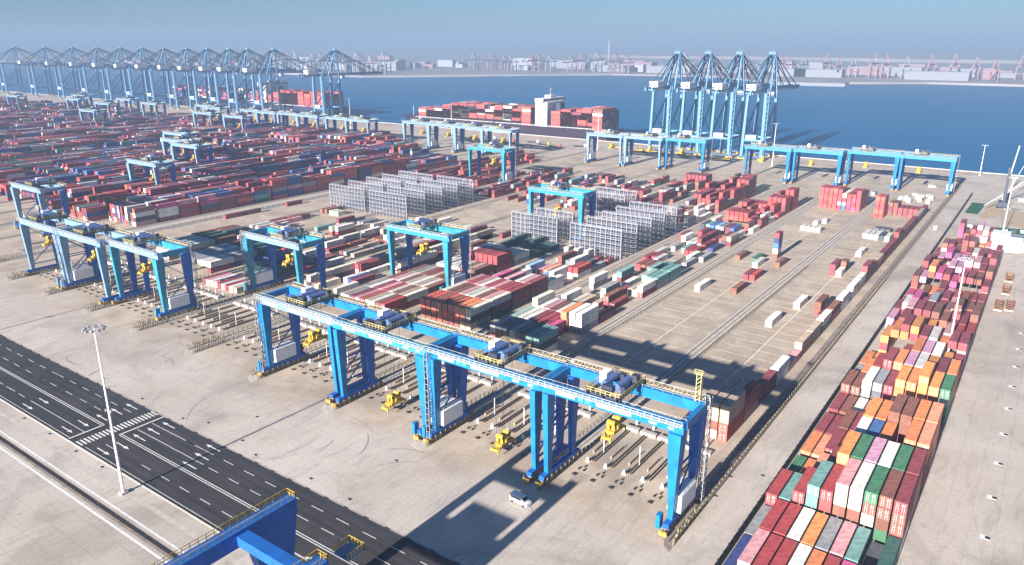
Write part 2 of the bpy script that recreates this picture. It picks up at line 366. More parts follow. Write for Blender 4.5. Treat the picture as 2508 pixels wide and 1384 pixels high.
S(2, 6, 283, 'pale green,pale green'); S(2, 7, 282, 'teal,teal'); S(2, 8, 282, 'grey,teal'); S(2, 7, 295, 'teal,teal'); S(2, 8, 295, 'teal,teal'); S(2, 2, 281, 'maroon,teal'); S(2, 1, 283, 'white')
S(2, 1, 305, 'red'); S(2, 2, 304.7, 'brown'); S(2, 3, 305, 'brown'); S(2, 4, 306, 'tan'); S(2, 0, 330, 'white'); S(2, 1, 322, 'maroon'); S(2, 2, 318, 'white'); S(2, 6, 331, 'white'); S(2, 4, 341, 'red'); S(2, 5, 341, 'red'); S(2, 8, 333, 'grey'); S(2, 5, 356, 'maroon'); S(2, 7, 352, 'navy')
for i, c_ in enumerate(('charcoal','teal','blue','light blue','grey','maroon','blue')): S(2, i, 389+(i % 2), c_+','+c_)
S(2, 7, 388, 'white'); S(2, 8, 404, 'white'); S(2, 6, 374, 'brown'); S(2, 5, 370, 'maroon'); S(2, 2, 372, 'red,red'); S(2, 0, 360, 'brown,maroon')
for i in (1, 2, 3, 4, 5): S(2, i, 419, rnd.choice(['red,scarlet,red', 'scarlet,red,red'])); 
S(2, 6, 417, 'maroon,red'); S(2, 7, 404.5, 'red,brown'); S(2, 8, 418, 'maroon,maroon'); S(2, 0, 405, 'grey,white')
for i in range(9):
    if rnd.random() < .8: S(2, i, 432, ','.join(rnd.choice(['red','maroon','white','brown','cream']) for _ in range(rnd.choice((1, 1, 2)))))
    S(2, i, 449, ','.join(rnd.choice(['red','red','maroon','brown']) for _ in range(rnd.choice((1, 2, 3)))))
    S(2, i, 462, ','.join(rnd.choice(['red','scarlet','red','maroon']) for _ in range(4 if i > 4 else 2)))
S(2, 7, 478, 'red,red,red,red,red'); S(2, 8, 478, 'red,red,magenta,red,red'); S(2, 5, 478, 'red,red,red,red'); S(2, 4, 478, 'maroon,maroon,red')
# block 3
fr = ['brown,scarlet,scarlet','brown,brown,scarlet','brown,scarlet,brown','scarlet,brown,scarlet','brown,scarlet,brown','maroon,brown,scarlet','brown,scarlet,orange','tan,brown,orange','tan,charcoal,cream']
for i, s_ in enumerate(fr): S(3, i, 199, s_)
for r_, y in enumerate((212, 225, 238)):
    for i in range(9):
        top = rnd.choice(['white','pink','red','white','magenta','red','pink','tan']) if r_ else rnd.choice(['white','cream','white','brown','pink'])
        if i == 8: top = 'cream' if r_ == 0 else 'maroon'
        n_ = 3 if (r_ < 2) else rnd.choice((2, 3))
        S(3, i, y, ','.join(['charcoal', 'maroon'][:n_-1]+[top]))
for i in range(9): 
    if rnd.random() < .85: S(3, i, 251, ','.join(rnd.choice(['white','tan','grey','maroon']) for _ in range(rnd.choice((1, 2)))))
for i in (7, 8): S(3, i, 274.8, 'white,red') ; 
S(3, 6, 264, 'grey,white'); S(3, 4, 262, 'light blue'); S(3, 1, 266, 'grey,light blue'); S(3, 2, 270, 'pink'); S(3, 3, 272, 'salmon'); S(3, 5, 268, 'white'); S(3, 0, 268, 'teal')
S(3, 8, 288, 'grey'); S(3, 5, 286, 'grey,white'); S(3, 2, 288, 'maroon,brown'); S(3, 4, 296, 'white')
for i in range(0, 9, 2): S(3, i, 303, 'grey,white' if i < 6 else 'maroon', 6.1)
for y in (405, 418, 431, 444, 457, 470, 483, 497, 510):
    for i in range(9):
        if rnd.random() < (.35 if y < 440 else .8):
            n_ = rnd.choice((1, 1, 2)) if y < 440 else (5 if (y > 490 and i > 2) else rnd.choice((2, 3, 3, 4)) if y > 455 else rnd.choice((1, 2, 3)))
            S(3, i, y, ','.join(rnd.choice(['red','red','scarlet','maroon','red','brown'] if n_ > 2 else ['maroon','red','white','brown','cream','grey']) for _ in range(n_)))
# block 4
fr4 = ['tan,tan','brown,grey','brown,maroon','maroon,pink','brown,scarlet','brown,tan','scarlet,cream','brown,brown','maroon,red']
alt = [['grey','white','maroon','pink','red','cream','brown','tan','cream'],['brown','pink','white','brown','tan','white','tan','cream','brown'],['brown','grey','tan','brown','maroon','tan','brown','brown','maroon'],['tan','white','grey','white','pink','white','brown','tan','brown']]
for i, s_ in enumerate(fr4): S(4, i, 190.5, s_)
for r_, y in enumerate((203.3, 216, 229)):
    for i in range(9): S(4, i, y, ','.join(['charcoal' if i % 2 else 'maroon', alt[r_][i]]))
for i in range(1, 9):
    S(4, i, 245.5, 'maroon,'+('white' if i in (1, 2, 3, 4) else alt[3][i]))
for i in range(3, 9): S(4, i, 262, rnd.choice(['red,maroon,red','scarlet,red,red','maroon,red,maroon']))
for i in range(9): 
    if i != 4: S(4, i, 276, rnd.choice(['maroon,white','grey,cream','brown,pink','tan,white']))
for y in (290, 303):
    for i in range(9): S(4, i, y, 'dark green' if (i+y) % 4 else 'teal,dark green')
for y in (405, 418, 431, 444, 457, 470, 483, 497):
    for i in range(9):
        if rnd.random() < .55: S(4, i, y, ','.join(rnd.choice(['red','maroon','red','brown','white','grey']) for _ in range(rnd.choice((1, 1, 2) if y < 440 else (1, 2, 3, 3)))))
for i in range(3, 9): S(4, i, 510, 'red,scarlet,red,maroon')
# block 5
S(5, 0, 212.5, 'cream'); S(5, 0, 225.5, 'tan'); S(5, 0, 238.5, 'grey'); S(5, 3, 223, 'pink,red'); S(5, 4, 223.5, 'red,maroon'); S(5, 6, 210.7, 'navy'); S(5, 4, 237, 'maroon'); S(5, 0, 251, 'white'); S(5, 1, 254, 'brown'); S(5, 7, 262, 'maroon'); S(5, 8, 244, 'navy')
for y in (262, 275, 288, 301): 
    for i in (0, 1, 2, 3, 5, 6): S(5, i, y, ['tan','cream,white','brown,tan','red,maroon','','brown','tan,cream'][i])
for y in (198, 211, 224, 237, 250):
    for i, c_ in ((1, 'tan'), (2, 'charcoal,cream'), (5, 'white')):
        if (int(y)*7+i) % 5 != 1: S(5, i, y, c_)
for y in (236, 249): S(5, 8, y, 'brown,cream'); S(5, 7, y, 'white')
for y in (300, 314, 398, 411, 425, 440, 455, 470, 485, 500, 515):
    for i in range(9):
        if rnd.random() < (.2 if y < 390 else .42): S(5, i, y, ','.join(rnd.choice(['red','maroon','brown','white','grey','teal']) for _ in range(rnd.choice((1, 1, 2)))))
# block 6
for i, c_ in enumerate(('maroon','pink','white','pink','red','white','red','white','tan')): S(6, i, 174.3, c_)
for i in range(3, 9): S(6, i, 190, 'charcoal,dark green')
for i in (0, 1, 2, 3): S(6, i, 206, 'maroon,navy')
for i in range(4, 9): S(6, i, 206, 'grey,charcoal' if i % 2 else 'maroon')
for y in (222, 240, 253, 268): 
    for i in range(9):
        if rnd.random() < .45: S(6, i, y, rnd.choice(['tan','brown','maroon,white','grey','white','tan,cream']))
for y in (290, 303, 318, 398, 411, 424, 437, 450, 465, 480, 495, 510):
    for i in range(9):
        if rnd.random() < (.08 if y < 390 else .35): S(6, i, y, rnd.choice(['maroon','brown','red,maroon','navy','grey','white']))
# block 7
for i in range(9): S(7, i, 185.5, 'maroon,'+('white' if i > 5 else 'grey'))
for i in range(9): S(7, i, 198.5, ('red' if i < 3 else 'navy')+','+('grey' if i % 3 else 'cream'))
for i in range(0, 9): 
    if i not in (3,): S(7, i, 212, rnd.choice(['grey,dark green','charcoal','maroon,brown']))
for y in (226, 240): 
    for i in range(9):
        if rnd.random() < .5: S(7, i, y, rnd.choice(['tan','grey','dark green,grey','white']))
for i in (0, 3, 4, 7): S(7, i, 290, rnd.choice(['grey','white','charcoal']), 12.2)
for y in (400, 413, 426, 439, 452, 465, 480, 495):
    for i in range(9):
        if rnd.random() < .4: S(7, i, y, rnd.choice(['maroon','brown','red,maroon','maroon,maroon','grey']))
# block 8
for i in range(5, 9): S(8, i, 186, 'grey,white')
for i in range(2, 9): S(8, i, 199, 'maroon,'+('teal' if i % 2 else 'cream'))
for y in (212, 225): 
    for i in range(1, 9): 
        if rnd.random() < .6: S(8, i, y, rnd.choice(['charcoal,dark green','grey','grey,brown']))
for y, c_ in ((238,'tan'),(262,'maroon'),(275,'brown'),(300,'brown'),(313,'grey')): S(8, 0, y, c_); S(8, 1, y+1, c_)
for i in (3, 4, 5): S(8, i, 300, 'cream', 6.1)
for y in (400, 413, 426, 440, 453, 466, 480):
    for i in range(9):
        if rnd.random() < .4: S(8, i, y, rnd.choice(['maroon','brown','red,maroon','navy','grey']))
# low rows filling the mid ground of the blocks
taken = set()
for c_ in CONT:
    if isinstance(c_['reg'], int):
        for q in range(int(c_['y']//3), int((c_['y']+c_['L'])//3)+1): taken.add((c_['reg'], c_['ci'], q))
fl = random.Random(21)
for b, y0, y1, p_ in ((2, 228, 400, .42), (3, 250, 308, .7), (4, 258, 308, .6), (5, 196, 312, .42), (6, 222, 300, .45), (7, 226, 300, .4), (2, 400, 470, .5), (3, 395, 470, .35), (4, 415, 520, .3), (5, 400, 520, .25), (6, 400, 520, .25), (8, 228, 290, .35), (7, 400, 520, .25)):
    for i in range(9):
        y = y0+fl.uniform(0, 4); col = fl.choice(['white','cream','tan','brown','grey','maroon','red'])
        while y < y1-12:
            if fl.random() < .45: col = fl.choice(['white','white','cream','tan','brown','grey','maroon','red','charcoal','teal','pink'])
            if fl.random() < p_ and not any((b, i, q) in taken for q in range(int(y//3), int((y+12.2)//3)+1)):
                S(b, i, y, col if fl.random() < .65 else fl.choice(['maroon','grey','charcoal'])+','+col)
            y += 12.7
# long dark rows along the pale road (block 9 edge)
for y in range(395, 560, 13): stack('by the pale road', -392, y, 12.2, ['maroon','brown','maroon'][:rnd.choice((2, 3))], 0); stack('by the pale road', -388.9, y, 12.2, ['navy','maroon'], 1)
for y in range(400, 560, 13):
    for i in range(3, 9):
        if rnd.random() < .4: stack('by the pale road', -392+PIT*i, y, 12.2, [rnd.choice(['red','maroon','brown'])]*rnd.choice((1, 2)), i)
for y, c_ in ((255,'maroon'),(268,'brown'),(300,'maroon')): stack('by the pale road', -394, y, 12.2, [c_], 0)

# stacks right of the fence
RX = -38.2
def RS(i, y, cols, L=12.2): stack('right', RX+PIT*i+.25, y, L, cols.split(','), i)
f5 = 'maroon,grey,brown,cream'
rows = {
 124: ['navy','maroon,pink','grey,red','maroon,red','red,white','brown,orange','navy,red','teal,magenta','charcoal,teal','grey,green'],
 137: ['grey','navy,red','maroon,red','red,white','grey,amber','red,grey','maroon,pink','teal,teal','charcoal','green,dark green'],
 150: ['red,red','pale green,teal','red,maroon,red','maroon,red,teal,teal','maroon,red,red,red',f5+',pink',f5+',white','maroon,red,cream,brown,green','brown,green,brown,brown,brown','white,maroon,brown,brown,maroon'],
 163: ['green','orange','orange,salmon','maroon,brown,maroon','orange,orange,amber,orange,amber','brown,orange,green,green,green',f5+',lilac',f5+',white','red,maroon,green,brown,green','maroon,brown,brown,brown,maroon'],
 178: ['orange','salmon','maroon,maroon','maroon,orange','grey,amber,orange,white','blue,blue,blue,blue','orange,amber,orange,orange','green,maroon','maroon,brown,brown,salmon,orange','red,maroon,brown,salmon,salmon'],
 191: ['maroon','maroon','maroon,brown','maroon,maroon','maroon,amber,orange,amber','maroon,orange,orange,orange','maroon,maroon,brown,brown,brown','maroon,brown,maroon,brown,brown','brown,red,salmon,salmon,orange','orange,orange,salmon,salmon,salmon'],
 206: ['maroon','brown','white','salmon','maroon','maroon,grey','brown,light blue','maroon,maroon','maroon','brown'],
 219: ['maroon,brown','maroon,brown','white,grey,white','grey,charcoal,grey','maroon,red,maroon','grey,amber,orange,amber','maroon,amber,amber,orange','maroon,amber,orange,amber,amber','amber,orange,maroon,amber','green,green,pale green,green'],
 232: ['grey','orange,orange','brown,orange,red','red,maroon,red,maroon','amber,orange,orange,orange','maroon,lilac,magenta,lilac','grey,orange,white,white','amber,orange,amber,amber','maroon,brown,maroon,maroon','amber,amber,orange,orange'],
 245: ['orange','amber','white','red','maroon,red,maroon','orange,orange,brown,orange','maroon,lilac,lilac,lilac','grey,white,white,white','amber,amber,amber','maroon,brown,maroon'],
}
for y, cs in rows.items():
    for i, c_ in enumerate(cs): RS(i, y, c_)
pal2 = ['maroon','brown','magenta','red','pink','orange','maroon','lilac','grey','white','brown','maroon']
y = 260; r_ = 0
while y < 452:
    base_h = rnd.choice((2, 3, 4))
    for i in range(10):
        if y < 275 and i < 1: continue
        if y > 415 and (i < 2 or i > 7): continue
        n_ = max(1, min(5, base_h+rnd.choice((-1, 0, 0, 1))-(1 if i < 2 else 0)))
        hue = ['orange','amber','maroon'] if (y < 275 and i < 6) else (['magenta','magenta','pink','lilac'] if (y < 300 and i < 4) or (330 < y < 370 and 2 < i < 7) else pal2)
        if y > 300 and i > 6: hue = ['maroon','brown','maroon','brown','pink']
        RS(i, y, ','.join(rnd.choice(hue+['maroon']) for _ in range(n_)))
    y += 13 if r_ % 3 else 14.5; r_ += 1

# left yard: dense blocks up to the quay
LP = ['maroon']*6+['red']*6+['brown']*3+['scarlet']*2+['navy']*4+['blue','blue','white','white','pink','teal','grey','charcoal','dark green','scarlet','cream','maroon','magenta']
for b in range(36):
    ylast = 560 if b > 3 else 500+b*14
    y = 214 if b < 1 else 205+rnd.uniform(-4, 4); bay = 0
    rc = [rnd.choice(LP) for _ in range(11)]; hb = rnd.choice((3, 4, 5)); dens = 1.0; dev = [rnd.choice((-2, -1, 0, 0)) for _ in range(11)]
    while y < ylast:
        if rnd.random() < .38: hb = rnd.choice((3, 4, 4, 5, 5))
        if rnd.random() < .12: dens = rnd.choice((.5, .85, 1.0, 1.0))
        for i in range(11):
            if rnd.random() < .3: dev[i] = rnd.choice((-3, -1, -1, 0, 0, 0))
            if rnd.random() < .5: rc[i] = rnd.choice(LP)
            if rnd.random() > dens: continue
            n_ = max(1, hb+dev[i])
            stack('left', GL[b]-35+2.2+PIT*i, y, 12.2, [rc[i] if rnd.random() < .45 else rnd.choice(LP) for _ in range(n_)], i)
        y += 12.75+(1.6 if rnd.random() < .2 else 0); bay += 1
# a few standing out in the left yard
# ship cargo (rows across the ship, containers lie along it)
SHIP_Y0, SHIP_Y1 = 727.0, 771.0
def cargo(x, y0, ncol, tiers, pal, zb):
    for i in range(ncol):
        n_ = max(1, tiers-(1 if (i//4+int(x)) % 5 == 0 else 0))
        stack('ship', x, y0+PIT*i*.93, 12.2, [rnd.choice(pal) for _ in range(n_)], i, rot=True, z0=zb)
sp = ['red','red','scarlet','maroon','red','maroon','brown','red','white']
xs = -668
bays = []
while xs < -402:
    if not (-498 < xs+6 < -464): bays.append(xs)
    xs += 13.4
for q, xb in enumerate(bays):
    zb = 9.0; tiers = 7 if -640 < xb else 4
    if xb > -430: tiers = 8
    cargo(xb, SHIP_Y0+1, 15, tiers+1 if q % 5 != 3 else tiers, sp if q % 4 else ['red','scarlet','white','red'], zb)
for xb in range(-1240, -850, 14):
    if -1000 < xb < -975: continue
    cargo(xb, SHIP_Y0+1, 15, 8 if xb > -965 else rnd.choice((6, 7, 8)), ['red','scarlet','maroon','red'] if xb > -975 else ['navy','charcoal','maroon','magenta','white','navy'], 12)

# visibility: what can be seen of each container from the camera
occ = {}
for q, c_ in enumerate(CONT):
    c_['sx'], c_['sy'] = (c_['L'], CW) if c_['rot'] else (CW, c_['L'])
    occ[(round(c_['x']+c_['sx']/2), round(c_['y']+c_['sy']/2), round(c_['z']/CH*10))] = q
byc = {}
for q, c_ in enumerate(CONT): byc.setdefault((c_['reg'], c_['ci']), []).append(q)
# column heights for neighbour tests
hmap = {}
def cell(x, y): return (int(x//1.385), int(y//3.0))
for c_ in CONT:
    if c_['t'] == c_['n']-1:
        zt = c_['z']+CH; xx = c_['x']+.3
        while xx < c_['x']+c_['sx']:
            yy = c_['y']+.3
            while yy < c_['y']+c_['sy']:
                k_ = cell(xx, yy); hmap[k_] = max(hmap.get(k_, 0), zt); yy += 1.5
            xx += .6
def hh(x, y): return hmap.get(cell(x, y), 0)
for c_ in CONT:
    cx, cy, cz = c_['x']+c_['sx']/2, c_['y']+c_['sy']/2, c_['z']+CH/2
    d = Vector((cx, cy, cz))-CAM; dist = d.length; d.normalize()
    a = 0; zt = c_['z']+CH
    c_['top'] = c_['t'] == c_['n']-1
    if c_['top']: a += c_['sx']*c_['sy']*abs(d.z)
    c_['front'] = hh(cx, c_['y']-1.6) < zt-1
    if c_['front']: a += c_['sx']*CH*abs(d.y)
    c_['side'] = hh(c_['x']+c_['sx']+1.7, cy) < zt-1
    if c_['side']: a += c_['sy']*CH*abs(d.x)
    # how much lies inside the picture
    v = Vector((cx, cy, cz))-CAM; zc = v.dot(fw)
    u_ = v.dot(rt2)/zc*F_PX; v_ = v.dot(up2)/zc*F_PX
    c_['area'] = a/dist**2 if (abs(u_) < 1290 and abs(v_) < 720) else 0
    c_['hid'] = not (c_['top'] or c_['front'] or c_['side'] or hh(c_['x']-1.7, cy) < zt-1 or hh(cx, c_['y']+c_['sy']+1.6) < zt-1)
CONT = [c_ for c_ in CONT if not c_['hid']]
CONT.sort(key=lambda c_: -c_['area'])
NEAR, REST = CONT[:300], CONT[300:]
# an individual container: corrugated box with corner posts, door leaves on the end towards the apron
def cont_mesh(L, c_):
    mb = MB(); mb.box(.06, .12, .12, CW-.06, L-.06, CH-.05)
    n_ = int(L/.56)
    for i in range(n_):
        y = .3+(L-.6)*i/n_
        mb.box(CW-.08, y, .18, CW-.01, y+.26, CH-.14); mb.box(.01, y, .18, .08, y+.26, CH-.14)
        mb.box(.14, y, CH-.06, CW-.14, y+.26, CH-.02)
    for x in (0, CW-.16):
        for y in (0, L-.16): mb.box(x, y, 0, x+.16, y+.16, CH)
        mb.box(x, .16, CH-.14, x+.1 if x == 0 else x+.16, L-.16, CH); mb.box(x, .16, 0, x+.16, L-.16, .14)
    for y in (0, L-.16): mb.box(.16, y, CH-.14, CW-.16, y+.16, CH); mb.box(.16, y, 0, CW-.16, y+.14, .14)
    return mb.mesh('container', mat('container_'+c_.replace(' ', '_'), PAL[c_], .6, .25, var=.30, scale=.9))
def door_mesh(c_):
    mb = MB()
    for x0 in (.2, CW/2+.02): mb.box(x0, .03, .18, x0+CW/2-.24, .1, CH-.18)
    col = tuple(min(1, v*.85+.02) for v in PAL[c_]); return mb.mesh('door', mat('door_'+c_.replace(' ', '_'), col, .5, .3, var=.3, scale=3))
def bars_mesh():
    mb = MB()
    for x in (.45, .85, CW-.85, CW-.45):
        mb.box(x-.035, -.05, .15, x+.035, .02, CH-.15); mb.box(x-.1, -.06, .9, x+.1, .0, 1.02)
    mb.box(CW-1.05, -.02, 1.7, CW-.6, .025, 2.05); mb.box(.4, -.02, 1.5, .75, .025, 1.62)
    return mb.mesh('lock_rod', mat('lock_rod_grey', (.46,.44,.43), .5, .4))
cm, dm = {}, {}; bars = bars_mesh()
regs = {}
for c_ in NEAR: regs.setdefault((c_['reg'], c_['ci']), set()).add(c_['y'])
used = {}
TW = ['on the ground', 'second tier', 'third tier', 'fourth tier', 'fifth tier', 'sixth tier']
for c_ in NEAR:
    key = (c_['L'], c_['c'])
    if key not in cm: cm[key] = cont_mesh(*key)
    o = bpy.data.objects.new('shipping_container', cm[key]); C.objects.link(o)
    yj = c_['y']+((c_['ci']*37+int(c_['y'])*11+c_['t']*5) % 7-3)*.05
    o.location = (c_['x'], yj, c_['z'])
    bay = sorted(regs[(c_['reg'], c_['ci'])]).index(c_['y'])+1
    place = 'right of the fence' if c_['reg'] == 'right' else BN[c_['reg']] if isinstance(c_['reg'], int) else 'in the left yard' if c_['reg'] == 'left' else str(c_['reg'])
    if isinstance(c_['reg'], int): place = 'in '+place
    lab = f"{c_['c']} container, column {ordn(c_['ci']+1)} from left, bay {ordn(bay)}, {TW[c_['t']]}, {place}"
    lw = lab.split()
    if len(lw) > 16: lab = f"{c_['c']} container, column {ordn(c_['ci']+1)}, bay {ordn(bay)}, {TW[c_['t']]}, {place}"
    if len(lab.split()) > 16: lab = lab.replace(' container, column', ' container column').replace('mostly empty block left of it', 'empty second block').replace('in block behind the', 'block of')
    if len(lab.split()) > 16: lab = ' '.join(lab.split()[:16])
    tag(o, lab, 'container', 'shipping containers stacked in the terminal')
    if c_['front'] and (c_['y']**2+c_['x']**2)**.5 < 300:
        if c_['c'] not in dm: dm[c_['c']] = door_mesh(c_['c'])
        d = bpy.data.objects.new('door', dm[c_['c']]); C.objects.link(d); d.parent = o
        e = bpy.data.objects.new('lock_rod', bars); C.objects.link(e); e.parent = d
mb = MB()
for c_ in REST:
    col = PAL[c_['c']]; f_ = rnd.uniform(.8, 1.15); col = tuple(min(.9, v*f_) for v in col)
    j = rnd.uniform(-.12, .12)
    mb.box(c_['x']+.03, c_['y']+.05+j, c_['z']+.02, c_['x']+c_['sx']-.03, c_['y']+c_['sy']-.05+j, c_['z']+CH-.03, col)
o = mb.build('container_stacks', mat('container_paint', (.5,.5,.5), .55, .3, var=.18, scale=.35, attr='paint'))
tag(o, 'thousands of mostly red and brown containers filling the far blocks', 'containers', kind='stuff')

# ------------------------------------------------------------------ rail strips between the blocks
def rail_strip(x, y0, y1, label, single=False, fence=True):
    t = thing('crane_rail', (x, y0, 0), label, 'crane rail', 'crane rails between the container blocks')
    Ln = y1-y0
    w2 = 2.6 if not single else 1.4
    MB().poly([(-w2-.4, 3), (-w2+1.2, 0), (w2, -1.2), (w2, Ln), (-w2-.4, Ln)], 0, .05).build('rail_bed', M_CONC if not single else M_CONCD, t)
    mb = MB()
    for s_ in ((-1.7, 1.7) if not single else (0,)):
        mb.box(s_-.1, 2, .05, s_+.1, Ln, .24)
    mb.build('rail', M_RAIL, t)
    mb = MB(); mb.box(-.12, 3, .05, .12, Ln, .2) if not single else mb.box(.8, 3, .05, 1.1, Ln, .3)
    mb.build('cable_channel', mat('cable_channel_grey', (.24,.21,.18), .85, var=.3), t)
    if fence:
        mb = MB(); yy = 1.
        while yy < min(Ln, 230):
            mb.bar((w2-.1, yy, 0), (w2-.1, yy, 1.9 if int(yy) % 4 else 2.6), .15)
            if yy < 60: mb.bar((-w2, yy+1.5, 0), (-w2, yy+1.5, 1.9), .15)
            yy += 2.0
        for q in range(14):
            mb.bar((w2-.3, 2+q*.9, 0), (w2-.3, 2+q*.9, 1.2+(q*7 % 5)*.35), .2); mb.bar((-w2+.3, 3.5+q*.9, 0), (-w2+.1, 3.3+q*.9, 1.0+(q*3 % 4)*.4), .2)
        for zz in (.75, 1.45): mb.bar((w2-.1, 1, zz), (w2-.1, min(Ln, 230), zz), .06); mb.bar((-w2, 2.5, zz), (-w2, 60, zz), .06)
        mb.build('handrail', mat('ochre_rail', (.34, .27, .15), .7, var=.5), t)
    return t
gaps = ['right of the right front crane', 'between third and right front cranes', 'between second and third front cranes', 'between left and second front cranes', 'left of the left front crane', 'with bare platform end, second left of front row', 'right of the left crane group', 'under the left group right crane', 'under the left group middle crane', 'under the left group left crane', 'beside the pale road']
for i in range(11):
    rail_strip(G[i], 126.0, 640, 'paired crane rails on concrete strip '+gaps[i], single=(i == 0))
for i in range(0, 12): rail_strip(GL[i], 150, 600, f'distant crane rails of the left yard, {ordn(i+1)} from the pale road', fence=False)
# pale service road between both yards with its barrier
struct(MB().rect(-409.5, 150, -398.5, 640, .016), 'service_road', M_CONC)
t = thing('barrier', (-397.2, 180, 0), 'long low post barrier beside the pale service road', 'barrier')
mb = MB(); yy = 0
while yy < 420: mb.bar((0, yy, 0), (0, yy, 1.8), .22); yy += 4
mb.build('post', M_GALV, t); MB().box(-.12, 0, 0, .12, 420, .7).build('base', M_WHITE, t)

# truck lanes at the block fronts: guide kerbs with studs, posts, heads
def lanes(b, y0=141., y1=165., n=5):
    l = G[b]-35
    for i in range(n):
        x = l+6.0+5.05*i+(0 if b else 0)
        t = thing('truck_guide', (x, y0, 0), f'long low guide kerb, {ordn(i+1)} from left in front of the {BN[b].replace("block ", "block ")}', 'guide kerb', 'guide kerbs of the loading lanes')
        if len(t['label'].split()) > 16: t['label'] = ' '.join(t['label'].split()[:16])
        mb = MB(); mb.box(-.28, 5, 0, -.08, y1-y0, .3); mb.box(.35, 5, 0, .5, y1-y0, .3); mb.box(-1.9, 9, 0, -1.6, 15.5, .8)
        mb.build('kerb_rail', M_TAN, t)
        mb = MB(); yy = 5.5; pr = []
        while yy < y1-y0: pr += [(yy, .33), (yy+.01, .5), (yy+.45, .5), (yy+.46, .33)]; yy += 1.15
        a_ = [(5.5, .31)]+pr+[(pr[-1][0], .31)]; n_ = len(a_)
        mb.v = [(-.3, y_, z_) for y_, z_ in a_]+[(.0, y_, z_) for y_, z_ in a_]
        mb.f = [tuple(range(n_))[::-1], tuple(range(n_, 2*n_))]+[(q_, (q_+1) % n_, n_+(q_+1) % n_, n_+q_) for q_ in range(n_)]
        ss = mb.build('stud_strip', M_BLACK, t); s2 = bpy.data.objects.new('stud_strip', ss.data); C.objects.link(s2); s2.parent = t; s2.location = (.72, 0, -.1)
        mb = MB()
        mb.taper(-.9, 4.6, 0, 1.1, .5, -.9, 4.6, 1.3, .2, .2)
        mb.bar((.1, 11, 0), (.1, 11, 5.2), .16) if i % 2 == 0 else None
        mb.build('post', M_WHITE, t)
        for a_ in ((-1.2, -2.7, -.1, -2.25), (-1.1, .1, -.7, .9), (.3, .1, .7, .9), (-.3, 1.9, .1, 2.4)):
            MB().box(a_[0], a_[1], 0, a_[2], a_[3], .35).build('wheel_stop', M_BLACK, t)
    t = thing('buffer_beam', (l, y1+.9, 0), f'pale cross beam closing the lanes of the {BN[b]}', 'beam', 'cross beams behind the loading lanes')
    mb = MB()
    for i in range(n): mb.box(4.4+5.05*i, 0, 0, 8.9+5.05*i, 1.5, .9)
    mb.build('beam', M_CONC, t)
    mb = MB()
    for i in range(n): mb.bar((6.5+5.05*i, 4.2, 0), (6.5+5.05*i, 4.2, 1.6), .5)
    mb.build('lamp_post', M_WHITE, t)
    return t
for b in range(0, 9): lanes(b)
for b in (0, 1): pass

